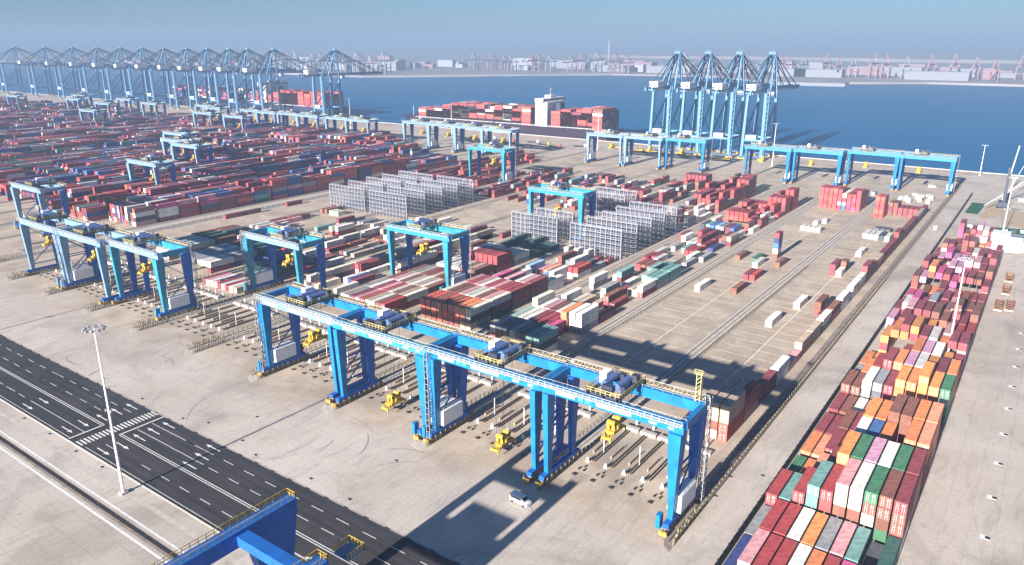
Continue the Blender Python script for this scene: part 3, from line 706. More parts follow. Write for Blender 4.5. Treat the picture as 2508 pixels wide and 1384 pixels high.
# ------------------------------------------------------------------ yard gantry cranes
def yard_crane(name, loc, label, MF, MD, MG, mirror=False, trolley=0., spr=14., detail=True, tower=False, stair=False, house=None, sl=3.7):
    s = 1 if mirror else -1      # side of the tapered rigid legs, the electrical house and the stair
    t = thing(name, loc, label, 'gantry crane', 'yard gantry cranes')
    gx, D, HT = 15.8, 5.6, 26.0
    for sy in (-1, 1):
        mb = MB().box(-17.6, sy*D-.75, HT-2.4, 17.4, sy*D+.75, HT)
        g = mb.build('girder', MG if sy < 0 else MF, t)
        if detail and sy < 0:
            q = MB(); 
            for x0, x1, zz in ((-13.5, -8.5, .9), (-3, 5.5, .95), (9.6, 11.4, .5), (14, 15.3, .5)): MB().box(x0, -D-.79, HT-1.9, x1, -D-.752, HT-1.9+zz).build('sign_panel', M_WHITE, g)
            for x0 in (-7.6, -5.8): MB().box(x0, -D-.79, HT-1.9, x0+1.2, -D-.752, HT-.9).build('sign_panel', mat('sign_green', (.1,.5,.35), .5), g)
    for sy in (-1, 1):
        # tapered rigid leg (right) and slim leg (left)
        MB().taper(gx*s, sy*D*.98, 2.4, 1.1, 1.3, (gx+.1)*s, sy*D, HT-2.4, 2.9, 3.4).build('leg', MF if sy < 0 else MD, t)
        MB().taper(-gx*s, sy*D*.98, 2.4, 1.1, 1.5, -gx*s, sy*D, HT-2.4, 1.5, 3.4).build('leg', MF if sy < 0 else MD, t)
    for sx in (-1, 1):
        MB().box(sx*gx-.7, -8.2, 1.5, sx*gx+.7, 8.2, 2.7).build('sill_beam', MD, t)
        mb = MB(); wh = MB()
        for yy in (-7.2, -4.6, 4.6, 7.2):
            mb.taper(sx*gx, yy, .45, 1.2, 2.3, sx*gx, yy, 1.5, .9, 1.3)
            for w_ in (-.7, .7): wh.cyl((sx*gx-.25, yy+w_, .45), (sx*gx+.25, yy+w_, .45), .42, 8)
        mb.box(sx*gx-.35, -9.4, .6, sx*gx+.35, 9.4, 1.0); mb.box(sx*gx-.9, -9.6, .5, sx*gx+.9, -9.3, 1.6); mb.box(sx*gx-.9, 9.3, .5, sx*gx+.9, 9.6, 1.6)
        bo = mb.build('bogie', M_OCH, t); wh.build('wheel', M_DARK, bo)
        MB().box(sx*17.0-.6, -D+.75, HT-1.9, sx*17.0+.6 if sx > 0 else sx*17.0+.6, D-.75, HT-.1).build('end_beam', MF, t)
        mb = MB(); mb.bar((sx*gx, -D, 5), (sx*gx, D, 14), .3); mb.bar((sx*gx, D, 14), (sx*gx, -D, 22.5), .25); mb.bar((sx*gx, -D, 14), (sx*gx, D, 14), .35); mb.bar((sx*gx, -D, 5), (sx*gx, D, 5), .4)
        mb.build('brace', MD, t)
    # walkways with handrails on the girders
    mb = MB(); hr = MB()
    for sy in (-1, 1):
        y = sy*(D+1.35); mb.box(-17.4, y-.55, HT-.35, 17.4, y+.55, HT-.25)
        for xx in range(-16, 18, 4): mb.box(xx-.08, min(y, sy*(D+.7)), HT-.9, xx+.08, max(y, sy*(D+.7)), HT-.36)
        hr.railing((-17.4, y+sy*.5, HT-.25), (17.4, y+sy*.5, HT-.25), 1.15, 1.6 if detail else 3.5, .09)
        if detail: hr.railing((-17.4, sy*(D-.6), HT), (17.4, sy*(D-.6), HT), .5, 2.4, .06, False)
    cc = MB(); cc.box(-16.8, D+.9, HT+.02, 16.6, D+1.0, HT+.5); cc.box(-16.8, D+1.8, HT+.02, 16.6, D+1.9, HT+.5)
    for xx in range(-33, 33, 2 if detail else 5): cc.box(xx/2, D+.9, HT+.3, xx/2+.4, D+1.9, HT+.6)
    cc.build('cable_chain', mat('chain_ochre', (.33, .27, .18), .7, var=.6, scale=1.5), t)
    wk = mb.build('walkway', M_WALK, t); hr.build('handrail', M_WALK, wk)
    # electrical house, stair tower
    e = MB().box(gx*s-1.6, -4.2, 3.6, gx*s+1.6, 3.8, 7.8).build('electrical_house', M_WHITE, t)
    q = MB(); q.railing((gx*s-1.4, -4, 7.8), (gx*s-1.4, 3.4, 7.8), 1, 1.5, .08); q.railing((gx*s+1.4, -4, 7.8), (gx*s+1.4, 3.4, 7.8), 1, 1.5, .08); q.build('handrail', M_WALK, e)
    q = MB().box(gx*s-.4, -4.26, 4.2, gx*s+.3, -4.2, 6.0); q.build('door', M_GREY, e)
    mb = MB(); X0 = gx*s+1.5*s*(.2 if stair else 1); Y0 = -D-2.0 if stair else D+1.8
    for dx in (-.55, .55):
        for dy in (-.7, .7): mb.bar((X0+dx, Y0+dy, 1), (X0+dx, Y0+dy, HT+.8), .16)
    zz = 1.5; f_ = 1
    while zz < HT-1:
        mb.bar((X0-.55, Y0-.7*f_, zz), (X0-.55, Y0+.7*f_, zz+1.7), .14); mb.bar((X0+.55, Y0+.7*f_, zz), (X0+.55, Y0-.7*f_, zz+1.7), .14)
        mb.bar((X0-.55, Y0-.7, zz), (X0+.55, Y0-.7, zz), .12); mb.bar((X0-.55, Y0+.7, zz), (X0+.55, Y0+.7, zz), .12); zz += 1.7 if detail else 3.4; f_ = -f_
    mb.build('stair_tower', M_GREY, t)
    # cable reel on the sill
    mb = MB(); mb.cyl((gx*s-1.3, 7.4, 3.9), (gx*s-.9, 7.4, 3.9), 1.5, 14); mb.build('cable_reel', M_DARK, t)
    MB().box(gx*s-2.2, -8.6, 1.2, gx*s-1.2, -6.9, 4.4).build('control_cabinet', MF, t)
    # trolley across the girders
    x = trolley
    tf = MB(); tf.box(x-4.2, -D-.5, HT+.32, x+4.2, -D+.5, HT+1.0); tf.box(x-4.2, D-.5, HT+.32, x+4.2, D+.5, HT+1.0)
    for xx in (x-3.9, x, x+3.3): tf.box(xx, -D-.5, HT+.5, xx+.6, D+.5, HT+1.05)
    tr = tf.build('trolley', M_DARK if MF is not M_TEAL else M_GREY, t)
    MB().box(x-4.0, -.6, HT+1.05, x-2.2, 2.6, HT+3.5).build('machine_house', M_WHITE, tr)
    mb = MB(); mb.cyl((x-1.6, -2.8, HT+2.0), (x-1.6, 3.2, HT+2.0), .85, 12); mb.cyl((x+1.6, -2.8, HT+2.0), (x+1.6, 3.2, HT+2.0), .85, 12)
    mb.build('hoist_drum', mat('drum_blue', (.10,.16,.36), .35, .5, var=.4, scale=2), tr)
    for a_ in ((x, -3.8, 2.6, 1.2, 1.5), (x+2.8, 3.9, 1.4, 1.6, 1.9), (x-.4, 3.9, 1.2, 1.1, 1.3), (x+3.2, -2, 1, 2.2, 1.6)):
        MB().cb(a_[0], a_[1], HT+1.05, *a_[2:]).build('motor', M_DARK, tr)
    mb = MB()
    for a, b_ in (((-4.2, -D-.5), (4.2, -D-.5)), ((4.2, -D-.5), (4.2, D+.5)), ((4.2, D+.5), (-4.2, D+.5)), ((-4.2, D+.5), (-4.2, -D-.5))):
        mb.railing((x+a[0], a[1], HT+1.0), (x+b_[0], b_[1], HT+1.0), 1.2, 1.1, .1)
    mb.build('handrail', mat('rail_yellow', (.60,.50,.18), .5, var=.3), tr)
    # spreader on ropes
    mb = MB()
    for dx in (-.9, .9):
        for dy in (-1.6, 1.6): mb.bar((x+dx, dy, spr+2.9), (x+dx*1.6, dy*1.2, HT+.5), .07)
    mb.build('hoist_rope', M_DARK, t)
    mb = MB(); mb.box(x-.4, -sl, spr, x+.4, sl, spr+.6); mb.box(x-1.2, -sl-.1, spr-.1, x+1.2, -sl+.3, spr+.6); mb.box(x-1.2, sl-.3, spr-.1, x+1.2, sl+.1, spr+.6)
    mb.box(x-1.2, -2.3, spr+.61, x+1.2, 2.3, spr+1.4); mb.box(x-1.0, -1.7, spr+1.4, x-.3, 1.7, spr+2.9); mb.box(x+.3, -1.7, spr+1.4, x+1.0, 1.7, spr+2.9); mb.box(x-1.3, -.5, spr+1.4, x+1.3, .5, spr+2.3)
    for dy in (-sl, sl):
        for dx in (-1.1, 1.1): mb.bar((x+dx, dy, spr-.7), (x+dx, dy, spr), .3)
    for dy in (-1.3, 1.3): mb.cyl((x-1.0, dy, spr+3.1), (x+1.0, dy, spr+3.1), .65, 10)
    for dx in (-1.1, 1.1):
        for dy in (-1, 1): mb.bar((x+dx, dy*sl, spr+.4), (x+dx*.8, dy*2.2, spr+1.3), .22)
    mb.build('spreader', M_YEL, t)
    if tower:
        mb = MB()
        for dx in (-.5, .5):
            for dy in (-.5, .5): mb.bar((15.5+dx, D+dy, HT), (15.5+dx, D+dy, HT+6.5), .13)
        for zz in range(0, 6):
            mb.bar((15, D-.5, HT+zz), (16, D-.5, HT+zz+1), .1); mb.bar((15, D+.5, HT+zz), (15, D-.5, HT+zz+1), .1); mb.bar((16, D-.5, HT+zz), (16, D+.5, HT+zz+1), .1)
        mb.cb(15.5, D, HT+6.5, 1.8, 1.8, .15); mb.railing((14.6, D-.9, HT+6.6), (16.4, D-.9, HT+6.6), 1, .9, .08)
        mb.build('signal_mast', mat('mast_yellow', (.55,.50,.22), .55, var=.2), t)
    return t
def bx(b): return G[b]-17.5       # centre of block b
yc = lambda *a, **k_: yard_crane('yard_gantry_crane', *a, **k_)
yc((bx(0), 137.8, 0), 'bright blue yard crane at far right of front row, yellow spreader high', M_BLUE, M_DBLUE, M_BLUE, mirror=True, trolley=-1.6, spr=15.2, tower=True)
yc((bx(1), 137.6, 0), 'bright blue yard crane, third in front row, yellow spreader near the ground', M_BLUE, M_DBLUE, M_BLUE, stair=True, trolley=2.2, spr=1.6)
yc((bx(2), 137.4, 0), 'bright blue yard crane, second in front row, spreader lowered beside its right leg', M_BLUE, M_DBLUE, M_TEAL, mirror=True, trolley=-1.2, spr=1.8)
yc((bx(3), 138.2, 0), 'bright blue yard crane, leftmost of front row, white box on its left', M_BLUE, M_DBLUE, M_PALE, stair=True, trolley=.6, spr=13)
yc((bx(6), 146.5, 0), 'pale blue yard crane, rightmost of three in the left group', M_TEAL, M_DBLUE, M_PALE, mirror=True, trolley=-2.8, spr=14, detail=False)
yc((bx(7), 143.0, 0), 'pale blue yard crane, middle of three in the left group', M_PALE, M_DBLUE, M_PALE, stair=True, trolley=.6, spr=15, detail=False)
yc((bx(8), 143.0, 0), 'pale blue yard crane, leftmost of three in the left group', M_PALE, M_DBLUE, M_PALE, mirror=True, trolley=-4.7, spr=15, detail=False)
yc((bx(5)-3.4, 185.5, 0), 'blue yard crane with yellow spreader standing alone behind the left front crane', M_TEAL, M_DBLUE, M_PALE, stair=True, trolley=4, spr=15, detail=False)
yc((bx(4), 229.5, 0), 'turquoise yard crane standing over the long brown stack in the middle', M_TEAL, M_DBLUE, M_TEAL, mirror=True, trolley=-1.8, spr=15, detail=False)
yc((bx(4)-1, 338, 0), 'turquoise yard crane between the two steel rack groups', M_TEAL, M_DBLUE, M_TEAL, mirror=True, trolley=-2, spr=12, detail=False)
yc((bx(8)+7, 450, 0), 'turquoise yard crane beyond the left steel racks', M_TEAL, M_DBLUE, M_TEAL, mirror=True, trolley=3, detail=False)
YC0 = yc((bx(0), 594, 0), 'far blue yard crane before the quay, rightmost of the back row', M_BLUE, M_DBLUE, M_TEAL, mirror=True, trolley=-5, detail=False)
def ycopy(x, y, label, src=None, rz=0):
    c = dup(src or YC0); c.location = (x, y, 0); c.rotation_euler = (0, 0, rz); c['label'] = label; return c
for i, (x, y) in enumerate(((bx(1), 596), (bx(2), 582), (bx(3), 578), (bx(5), 588))):
    ycopy(x, y, f'far blue yard crane before the quay, {ordn(i+2)} from the right in the back row')
YC1 = yc((bx(6), 582, 0), 'far pale yard crane, fifth from the right in the back row', M_PALE, M_DBLUE, M_PALE, trolley=4, detail=False)
ycopy(bx(7), 580, 'far pale yard crane left of two red stacks in the back row', YC1)
for i, (x, y) in enumerate(((-413, 558), (-447, 560), (-482, 562), (-516, 563))): ycopy(x, y, f'far pale yard crane below the ship, {ordn(i+1)} from the right of four', YC1)
for i, (x, y) in enumerate(((-580, 545), (-614, 548))): ycopy(x, y, ('right' if i == 0 else 'left')+' crane of the far pale pair left of the open water', YC1)
LYC = [(GL[2]+.5, 264), (-541, 330), (GL[1]-.3, 180), (-574, 342), (-620, 370), (-915, 440), (-780, 500), (-716, 495)]
def scr_u(x, y): v = Vector((x, y, 26))-CAM; return v.dot(rt2)/v.dot(fw)
for i, (x, y) in enumerate(sorted(LYC, key=lambda p_: scr_u(*p_))):
    ycopy(x, y, f'pale yard crane standing among the dense left stacks, {ordn(i+1)} from left of eight', YC1)
for i, (x, y) in enumerate(((-660, 548), (-696, 550), (-731, 548), (-766, 552), (-830, 545), (-870, 560), (-960, 540), (-1010, 505), (-1060, 560), (-1120, 520), (-1190, 560), (-1260, 500))):
    ycopy(x, y, f'tiny pale yard crane under the quay cranes, {ordn(i+1)} going left', YC1)

# ------------------------------------------------------------------ rail gantry crane whose end shows at the bottom edge
t = thing('rail_gantry_crane', (-88, 66, 0), 'deep blue rail gantry crane at the bottom edge beside the road', 'gantry crane')
for sx in (-1, 1):
    MB().box(sx*8.6-1.2, -75, 22.2, sx*8.6+1.2, 3.4 if sx < 0 else -4.5, 25).build('girder', M_DBLUE, t)
    MB().taper(sx*8.6, -1 if sx < 0 else -9, 1.6, 1.8, 1.8, sx*8.6, -1.5 if sx < 0 else -9, 22.2, 2.2, 9.5).build('leg', M_DBLUE, t)
    MB().taper(sx*8.6, -60, 1.6, 1.8, 1.8, sx*8.6, -60, 22.2, 2.2, 5).build('leg', M_DBLUE, t)
    q = MB(); ye = 3.3 if sx < 0 else -4.6; q.railing((sx*8.6-1.1, -75, 25), (sx*8.6-1.1, ye, 25), 1.2, 1.4, .09); q.railing((sx*8.6+1.1, -75, 25), (sx*8.6+1.1, ye, 25), 1.2, 1.4, .09); q.railing((sx*8.6-1.1, ye, 25), (sx*8.6+1.1, ye, 25), 1.2, .7, .09)
    q.build('handrail', M_YEL, t)
MB().box(-7.4, -8.6, 22.6, 7.4, -6.4, 24.4).build('end_beam', M_DBLUE, t)
MB().box(-9.4, -3, .4, -7.8, 2, 1.6).box(7.8, -11, .4, 9.4, -6, 1.6).build('bogie', M_OCH, t)
q = MB().box(-9, -47, 25.2, 9, -36, 26); q.box(-6, -46, 26, 6, -37, 29.0); q.build('trolley', M_DBLUE, t)
q = MB().box(3.4, 1.6, 19.6, 7, 5.2, 19.8); p_ = q.build('service_platform', M_PALE, t)
q = MB(); q.railing((3.4, 5.2, 19.8), (7, 5.2, 19.8), 1.3, .6, .09); q.railing((7, 1.6, 19.8), (7, 5.2, 19.8), 1.3, .6, .09); q.railing((3.4, 1.6, 19.8), (3.4, 5.2, 19.8), 1.3, .6, .09); q.build('handrail', M_YEL, p_)

# ------------------------------------------------------------------ steel container racks
def rack(x0, x1, y, label, tiers=6, n=None):
    t = thing('reefer_rack', (x0, y, 0), label, 'steel rack', 'tall steel container racks')
    W0 = x1-x0; n = n or int(round(W0/2.77)); st = W0/n; H = 14.4; dz = H/tiers
    mb = MB()
    for i in range(n+1):
        for yy in (0, 1.5): mb.bar((i*st, yy, 0), (i*st, yy, H), .26 if i not in (0, n) else .34)
    for k_ in range(1, tiers+1):
        for yy in (0, 1.5): mb.bar((0, yy, k_*dz), (W0, yy, k_*dz), .2)
    for k_ in range(tiers): mb.bar((W0, 0, k_*dz), (W0, 1.5, (k_+1)*dz), .1); mb.bar((0, 0, k_*dz), (0, 1.5, (k_+1)*dz), .1)
    mb.build('frame', M_GALV, t)
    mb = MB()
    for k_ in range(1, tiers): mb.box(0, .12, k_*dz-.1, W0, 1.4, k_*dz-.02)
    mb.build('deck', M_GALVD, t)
    mb = MB()
    for k_ in range(1, tiers+1):
        mb.bar((0, -.05, k_*dz+1.0 if k_ < tiers else k_*dz+.9), (W0, -.05, k_*dz+1.0 if k_ < tiers else k_*dz+.9), .09); mb.bar((0, -.05, k_*dz+.5), (W0, -.05, k_*dz+.5), .07)
    for i in range(n*2+1): mb.bar((i*st/2, -.05, 0), (i*st/2, -.05, H+.9), .07)
    mb.build('handrail', M_GALV, t)
    mb = MB()
    for k_ in range(tiers):
        for i in range(n): mb.box(i*st+.95, .7, k_*dz+.5, i*st+1.9, 1.0, k_*dz+1.5)
        mb.box(.2, .8, k_*dz+.9, W0-.2, .9, k_*dz+1.05)
    mb.box(1.2, .75, .4, 1.4, .95, H-.5)
    mb.build('power_socket', M_DARK, t)
for i, y in enumerate((314.5, 331, 347, 363, 379)): rack(-189, -160.5, y, f'pale steel rack of the right group, {ordn(i+1)} from the front')
for i, y in enumerate((318.5, 334)): rack(-228, -199.5, y, f'pale steel rack left of the turquoise crane, {("front", "rear")[i]} of two')
for i, y in enumerate((317, 333, 349, 364, 380)):
    rack(-334, -303.5, y, f'pale steel rack of the left group, right half, {ordn(i+1)} from the front')
    rack(-369, -338, y-.6, f'pale steel rack of the left group, left half, {ordn(i+1)} from the front')
for i, y in enumerate((393, 408)): rack(-228, -199.5, y, f'far steel rack behind the turquoise crane, {("front", "rear")[i]} of two')

# ------------------------------------------------------------------ quay cranes
def quay_crane(label, x):
    t = thing('quay_crane', (x, 0, 0), label, 'quay crane', 'ship to shore quay cranes')
    YL, YW, HB = 676, 706, 58.5
    for sx in (-9, 9):
        for yy, nm in ((YL, 'leg'), (YW, 'leg')):
            mb = MB().taper(sx, yy, 3, 2.6, 3.0, sx*.86, yy, HB, 2.0, 2.6); mb.build(nm, M_QC, t)
        mb = MB(); mb.bar((sx, YL, 18), (sx*.9, YW, 50), 1.0); mb.bar((sx, YL, 40), (sx, YW, 18), .7); mb.box(sx-.7, YL, 16.5, sx+.7, YW, 18.2)
        mb.build('brace', M_QC, t)
    for yy in (YL, YW):
        MB().box(-12.5, yy-1, 1.6, 12.5, yy+1, 3.4).build('sill_beam', M_QCD, t)
        mb = MB(); [mb.cb(xx, yy, .2, 3.2, 1.2, 1.5) for xx in (-11, -7.5, 7.5, 11)]; mb.build('bogie', M_YEL, t)
        MB().box(-8.2, yy-.8, 16.5, 8.2, yy+.8, 18.3).build('portal_beam', M_QC, t)
    mb = MB()
    for sx in (-3.2, 3.2): mb.box(sx-.7, 648, HB-.4, sx+.7, 792, HB+3.0)
    for yy in range(652, 792, 10): mb.box(-2.6, yy, HB+.4, 2.6, yy+.8, HB+1.4)
    bm = mb.build('boom', M_QC, t)
    mb = MB(); 
    for sx in (-4.4, 4.4): mb.box(sx-.4, 650, HB+.2, sx+.4, 790, HB+.35); mb.railing((sx, 650, HB+.35), (sx, 790, HB+.35), 1.3, 4, .16)
    mb.build('walkway', M_WHITE, bm)
    mb = MB()
    for sx in (-1, 1):
        mb.bar((sx*7.6, YW, HB), (sx*2.2, YW+3, 91.5), 1.5); mb.bar((sx*7.6, YL+12, HB), (sx*2.0, YW+2, 91.5), 1.1)
        for k_ in range(6):
            f0, f1 = k_/6, (k_+1)/6
            a = Vector((sx*7.6, YW, HB)).lerp(Vector((sx*2.2, YW+3, 91.5)), f0); b_ = Vector((sx*7.6, YL+12, HB)).lerp(Vector((sx*2, YW+2, 91.5)), f1)
            mb.bar(a, b_, .35)
    for f0 in (.3, .6, .85): mb.bar((-7.6+5.4*f0, YW+3*f0, HB+33*f0), (7.6-5.4*f0, YW+3*f0, HB+33*f0), .6)
    mb.cb(0, YW+2.5, 91, 6, 3, 1.2); mb.railing((-3, YW+1, 92.2), (3, YW+1, 92.2), 1.3, 1.5, .15); mb.bar((0, YW+2, 92), (0, YW+2, 96), .2)
    mb.build('a_frame', M_QC, t)
    mb = MB()
    for sx in (-2.4, 2.4):
        for yy in (735, 762, 784): mb.bar((sx, YW+3, 91), (sx*1.2, yy, HB+2.6), .6)
        for yy in (652, 668, 690): mb.bar((sx, YW+2, 91), (sx*1.2, yy, HB+2.6), .6)
    mb.build('stay', M_QCD, t)
    MB().box(-6, 674, 18.4, 3, 680, 21.8).build('portal_cabin', M_WHITE, t)
    MB().box(-4.2, 658, HB+2.8, 4.2, 674, HB+8).build('machinery_house', M_WHITE, t)
    MB().box(-2.4, 716, HB-4.5, 2.4, 722, HB-.2).build('trolley', M_WHITE, t)
    mb = MB()
    for dx in (-1, 1):
        for dy in (-1, 1): mb.bar((9+1.4+dx, YL+dy, 1), (9+1.4+dx, YL+dy, HB+4), .45)
    zz = 2; f_ = 1
    while zz < HB: mb.bar((9.4, YL-f_, zz), (11.4, YL-f_, zz+4), .45); mb.bar((9.4, YL+f_, zz), (9.4, YL-f_, zz+4), .45); mb.bar((11.4, YL+f_, zz+4), (11.4, YL-f_, zz), .45); zz += 4; f_ = -f_
    mb.build('stair_tower', M_QC, t)
    return t
Q0 = quay_crane('quay crane with raised frame, rightmost of the four together on the right', -219)
def qcopy(x, label):
    c = dup(Q0); c.location = (x, 0, 0); c['label'] = label; return c
for x, l_ in ((-249, 'third from left of the four quay cranes on the right'), (-279, 'second from left of the four quay cranes on the right'), (-310, 'quay crane leftmost of the four together on the right')): qcopy(x, l_)
ql = [-797, -925, -985, -1030, -1085, -1140, -1205, -1270, -1340, -1420, -1510, -1620, -1750]
for i, x in enumerate(ql): qcopy(x, f'hazy quay crane in the left row, {ordn(i+1)} from the open water')

# ------------------------------------------------------------------ ships
def ship(x0, x1, y0, y1, h, label, sup_x, hull_m, bow_left=True):
    t = thing('container_ship', ((x0+x1)/2, (y0+y1)/2, -3), label, 'ship'); cx, cy = (x0+x1)/2, (y0+y1)/2
    hb = (y1-y0)/2; a, b_ = x0-cx, x1-cx
    pts = [(b_, -hb*.8), (b_, hb*.8), (b_-14, hb), (a+45, hb), (a+18, hb*.7), (a, 0), (a+18, -hb*.7), (a+45, -hb), (b_-14, -hb)]
    mb = MB(); n = len(pts); low = [(x*.985+(3 if x < 0 else -3), y*.82) for x, y in pts]
    b0 = 0; mb.v = [(x, y, -2) for x, y in low]+[(x, y, h) for x, y in pts]
    mb.f = [tuple(range(n, 2*n)), tuple(reversed(range(n)))]+[(i, (i+1) % n, n+(i+1) % n, n+i) for i in range(n)]
    mb.build('hull', hull_m, t)
    mb = MB(); mb.railing((b_-2, -hb*.9, h), (a+40, -hb*.98, h), 1.3, 8, .25); mb.build('handrail', M_WHITE, t)
    sx = sup_x-cx
    s_ = MB().box(sx-8, -hb+3, h, sx+8, hb-3, h+27); s_.box(sx-6, -hb-1, h+27, sx+5, hb+1, h+31); s_.box(sx-4, -6, h+31, sx+4, 6, h+34)
    so_ = s_.build('superstructure', M_WHITE, t)
    w_ = MB()
    for k_ in range(7):
        for j in range(8): w_.box(sx-8.1, -hb+5+j*(hb*2-12)/8, h+3+k_*3.4, sx+8.1, -hb+6.0+j*(hb*2-12)/8, h+3.9+k_*3.4)
        for j in range(4): w_.box(sx-6.2+j*3.6, -hb+2.9, h+3+k_*3.4, sx-5.5+j*3.6, -hb+3.2, h+3.8+k_*3.4)
    w_.box(sx-6.2, -hb-.5, h+28.4, sx+5.2, hb+.5, h+29.9)
    w_.build('window', M_GLASS, so_)
    f_ = MB().box(sx+9.5, -4, h, sx+16, 4, h+26); f_.build('funnel', mat('funnel_dark', (.04,.05,.09), .5), t)
    MB().cyl((sx, 0, h+34), (sx, 0, h+42), .5, 8).box(sx-.3, -4, h+38, sx+.3, 4, h+38.6).build('radar_mast', M_GREY, t)
    MB().cyl((a+16, 0, h), (a+16, 0, h+12), .5, 8).build('foremast', M_GREY, t)
    return t
ship(-712, -394, SHIP_Y0-1, SHIP_Y1, 12.3, 'container ship loaded with red boxes lying at the quay before blue water', -481, mat('hull_dark', (.035,.025,.045), .5, .3))
ship(-1290, -842, SHIP_Y0-1, SHIP_Y1+2, 15, 'large container ship partly hidden behind the left quay cranes', -986, mat('hull_navy', (.03,.04,.09), .5, .3))

# ------------------------------------------------------------------ masts, fence, vehicles and small things
def light_mast(x, y, h, label, ring2=True):
    t = thing('light_mast', (x, y, 0), label, 'light mast', 'tall floodlight masts')
    MB().cyl((0, 0, 0), (0, 0, h), .34, 12, .15).build('pole', M_WHITE, t)
    mb = MB(); n = 12
    for i in range(n):
        a, b_ = 2*math.pi*i/n, 2*math.pi*(i+1)/n; mb.bar((1.8*math.cos(a), 1.8*math.sin(a), h), (1.8*math.cos(b_), 1.8*math.sin(b_), h), .1)
        if i % 3 == 0: mb.bar((0, 0, h), (2.1*math.cos(a), 2.1*math.sin(a), h), .1)
    mb.build('ring', M_GREY, t)
    mb = MB()
    for i in range(10):
        a = 2*math.pi*i/10; mb.cb(2.0*math.cos(a), 2.0*math.sin(a), h-.3, .6, .6, .35)
    mb.build('floodlight', M_GREY, t)
    MB().cb(0, 0, 0, 1.6, 1.6, .5).build('foot', M_CONC, t)
    if ring2:
        mb = MB(); mb.bar((-1.2, 0, h*.52), (1.2, 0, h*.52), .12); mb.cb(-1.2, 0, h*.52-.5, .5, .4, .5); mb.cb(1.2, 0, h*.52-.1, .5, .4, .5); mb.build('camera_bracket', M_GREY, t)
light_mast(-161.5, 70.4, 41.2, 'tall white light mast beside the dark road at lower left')
light_mast(-301.2, 60, 36, 'light mast standing just outside the left edge by the road')
light_mast(-15.8, 268, 35.5, 'pale light mast rising out of the stacks right of the fence')
light_mast(-13.2, 463, 34.5, 'pale light mast beside the green turf at upper right')
light_mast(-43, 700, 24, 'thin pale light mast near the water at right', False)
for i, (x, y) in enumerate(((-700, 640), (-548, 650), (-365, 655), (-192, 650))): light_mast(x, y, 36, f'thin mast near the quay, {ordn(i+1)} from left', False)

t = thing('boundary_fence', (-39.3, 98, 0), 'long dark boundary fence between the service road and the right stacks', 'fence')
MB().box(-.06, 0, .2, .06, 506, 2.5).build('mesh_panel', mat('fence_dark', (.045,.05,.05), .8), t)
mb = MB(); yy = 0
while yy < 507: mb.box(-.12, yy, 0, .12, yy+.2, 2.8); yy += 3
mb.build('post', M_DARK, t); MB().box(-.5, 0, 0, -.1, 506, .35).build('base', M_CONC, t)

def van(x, y, rz, label, body=M_WHITE):
    t = thing('van', (x, y, 0), label, 'van', rz=rz)
    mb = MB(); v = [(-2.5,.35),(2.6,.35),(2.6,1.05),(1.75,1.25),(1.1,2.05),(-2.35,2.1),(-2.5,1.6)]
    n = len(v); mb.v = [(a, -.92, b_) for a, b_ in v]+[(a, .92, b_) for a, b_ in v]
    mb.f = [tuple(range(n)), tuple(reversed(range(n, 2*n)))]+[((i+1) % n, i, n+i, n+(i+1) % n) for i in range(n)]
    mb.build('body', body, t)
    q = MB()
    for s_ in (-1, 1): q.box(-2.1, s_*.93-.015, 1.25, .9, s_*.93+.015, 1.85)
    q.box(-2.53, -.75, 1.3, -2.38, .75, 1.85); q.v += [(1.72,-.8,1.32),(1.72,.8,1.32),(1.2,.8,2.0),(1.2,-.8,2.0)]; k_ = len(q.v); q.f.append((k_-4, k_-3, k_-2, k_-1)); q.build('window', M_GLASS, t)
    for a in (-1.6, 1.6):
        for s_ in (-.9, .9): MB().cyl((a, s_-.1, .34), (a, s_+.1, .34), .34, 12).build('wheel', M_BLACK, t)
    return t
van(-84.3, 121.2, R(-4), 'white minivan driving in the long shadow at bottom centre')
van(-45.6, 475, R(95), 'small white vehicle on the service road near the upper right')
for i, (x, y) in enumerate(((-70, 575), (-62, 576), (-66, 618))): van(x, y, R(10), f'white van parked under the far right crane, {ordn(i+1)} of three')

# drains on the right-hand concrete
for i in range(9):
    t = thing('drain_cover', (3.5, 168.7+18.1*i, 0), f'dark drain cover in pale surround, {ordn(i+1)} from the bottom right', 'drain', 'drain covers on right concrete')
    MB().box(-1.3, -.8, 0, .55, .8, .03).build('surround', M_WHITE, t); MB().box(-.35, -.5, .03, .6, .5, .07).build('grate', M_BLACK, t)
for i, (x, y) in enumerate(((-228,99.5),(-205,99.2),(-184,99.3),(-151,99),(-131,100),(-117,99.5),(-176,102),(-160,101.5),(-205,73.5),(-190,73.2),(-177,73.3),(-220,73.4),(-49,150),(-49.2,160),(-43,165),(-168,112),(-120,118))):
    t = tag(MB().box(x-.45, y-.3, 0, x+.45, y+.3, .05).build('manhole_cover', M_BLACK), f'small dark cover in the concrete, {ordn(i+1)} along the road edge', 'manhole', 'small dark covers near the road')

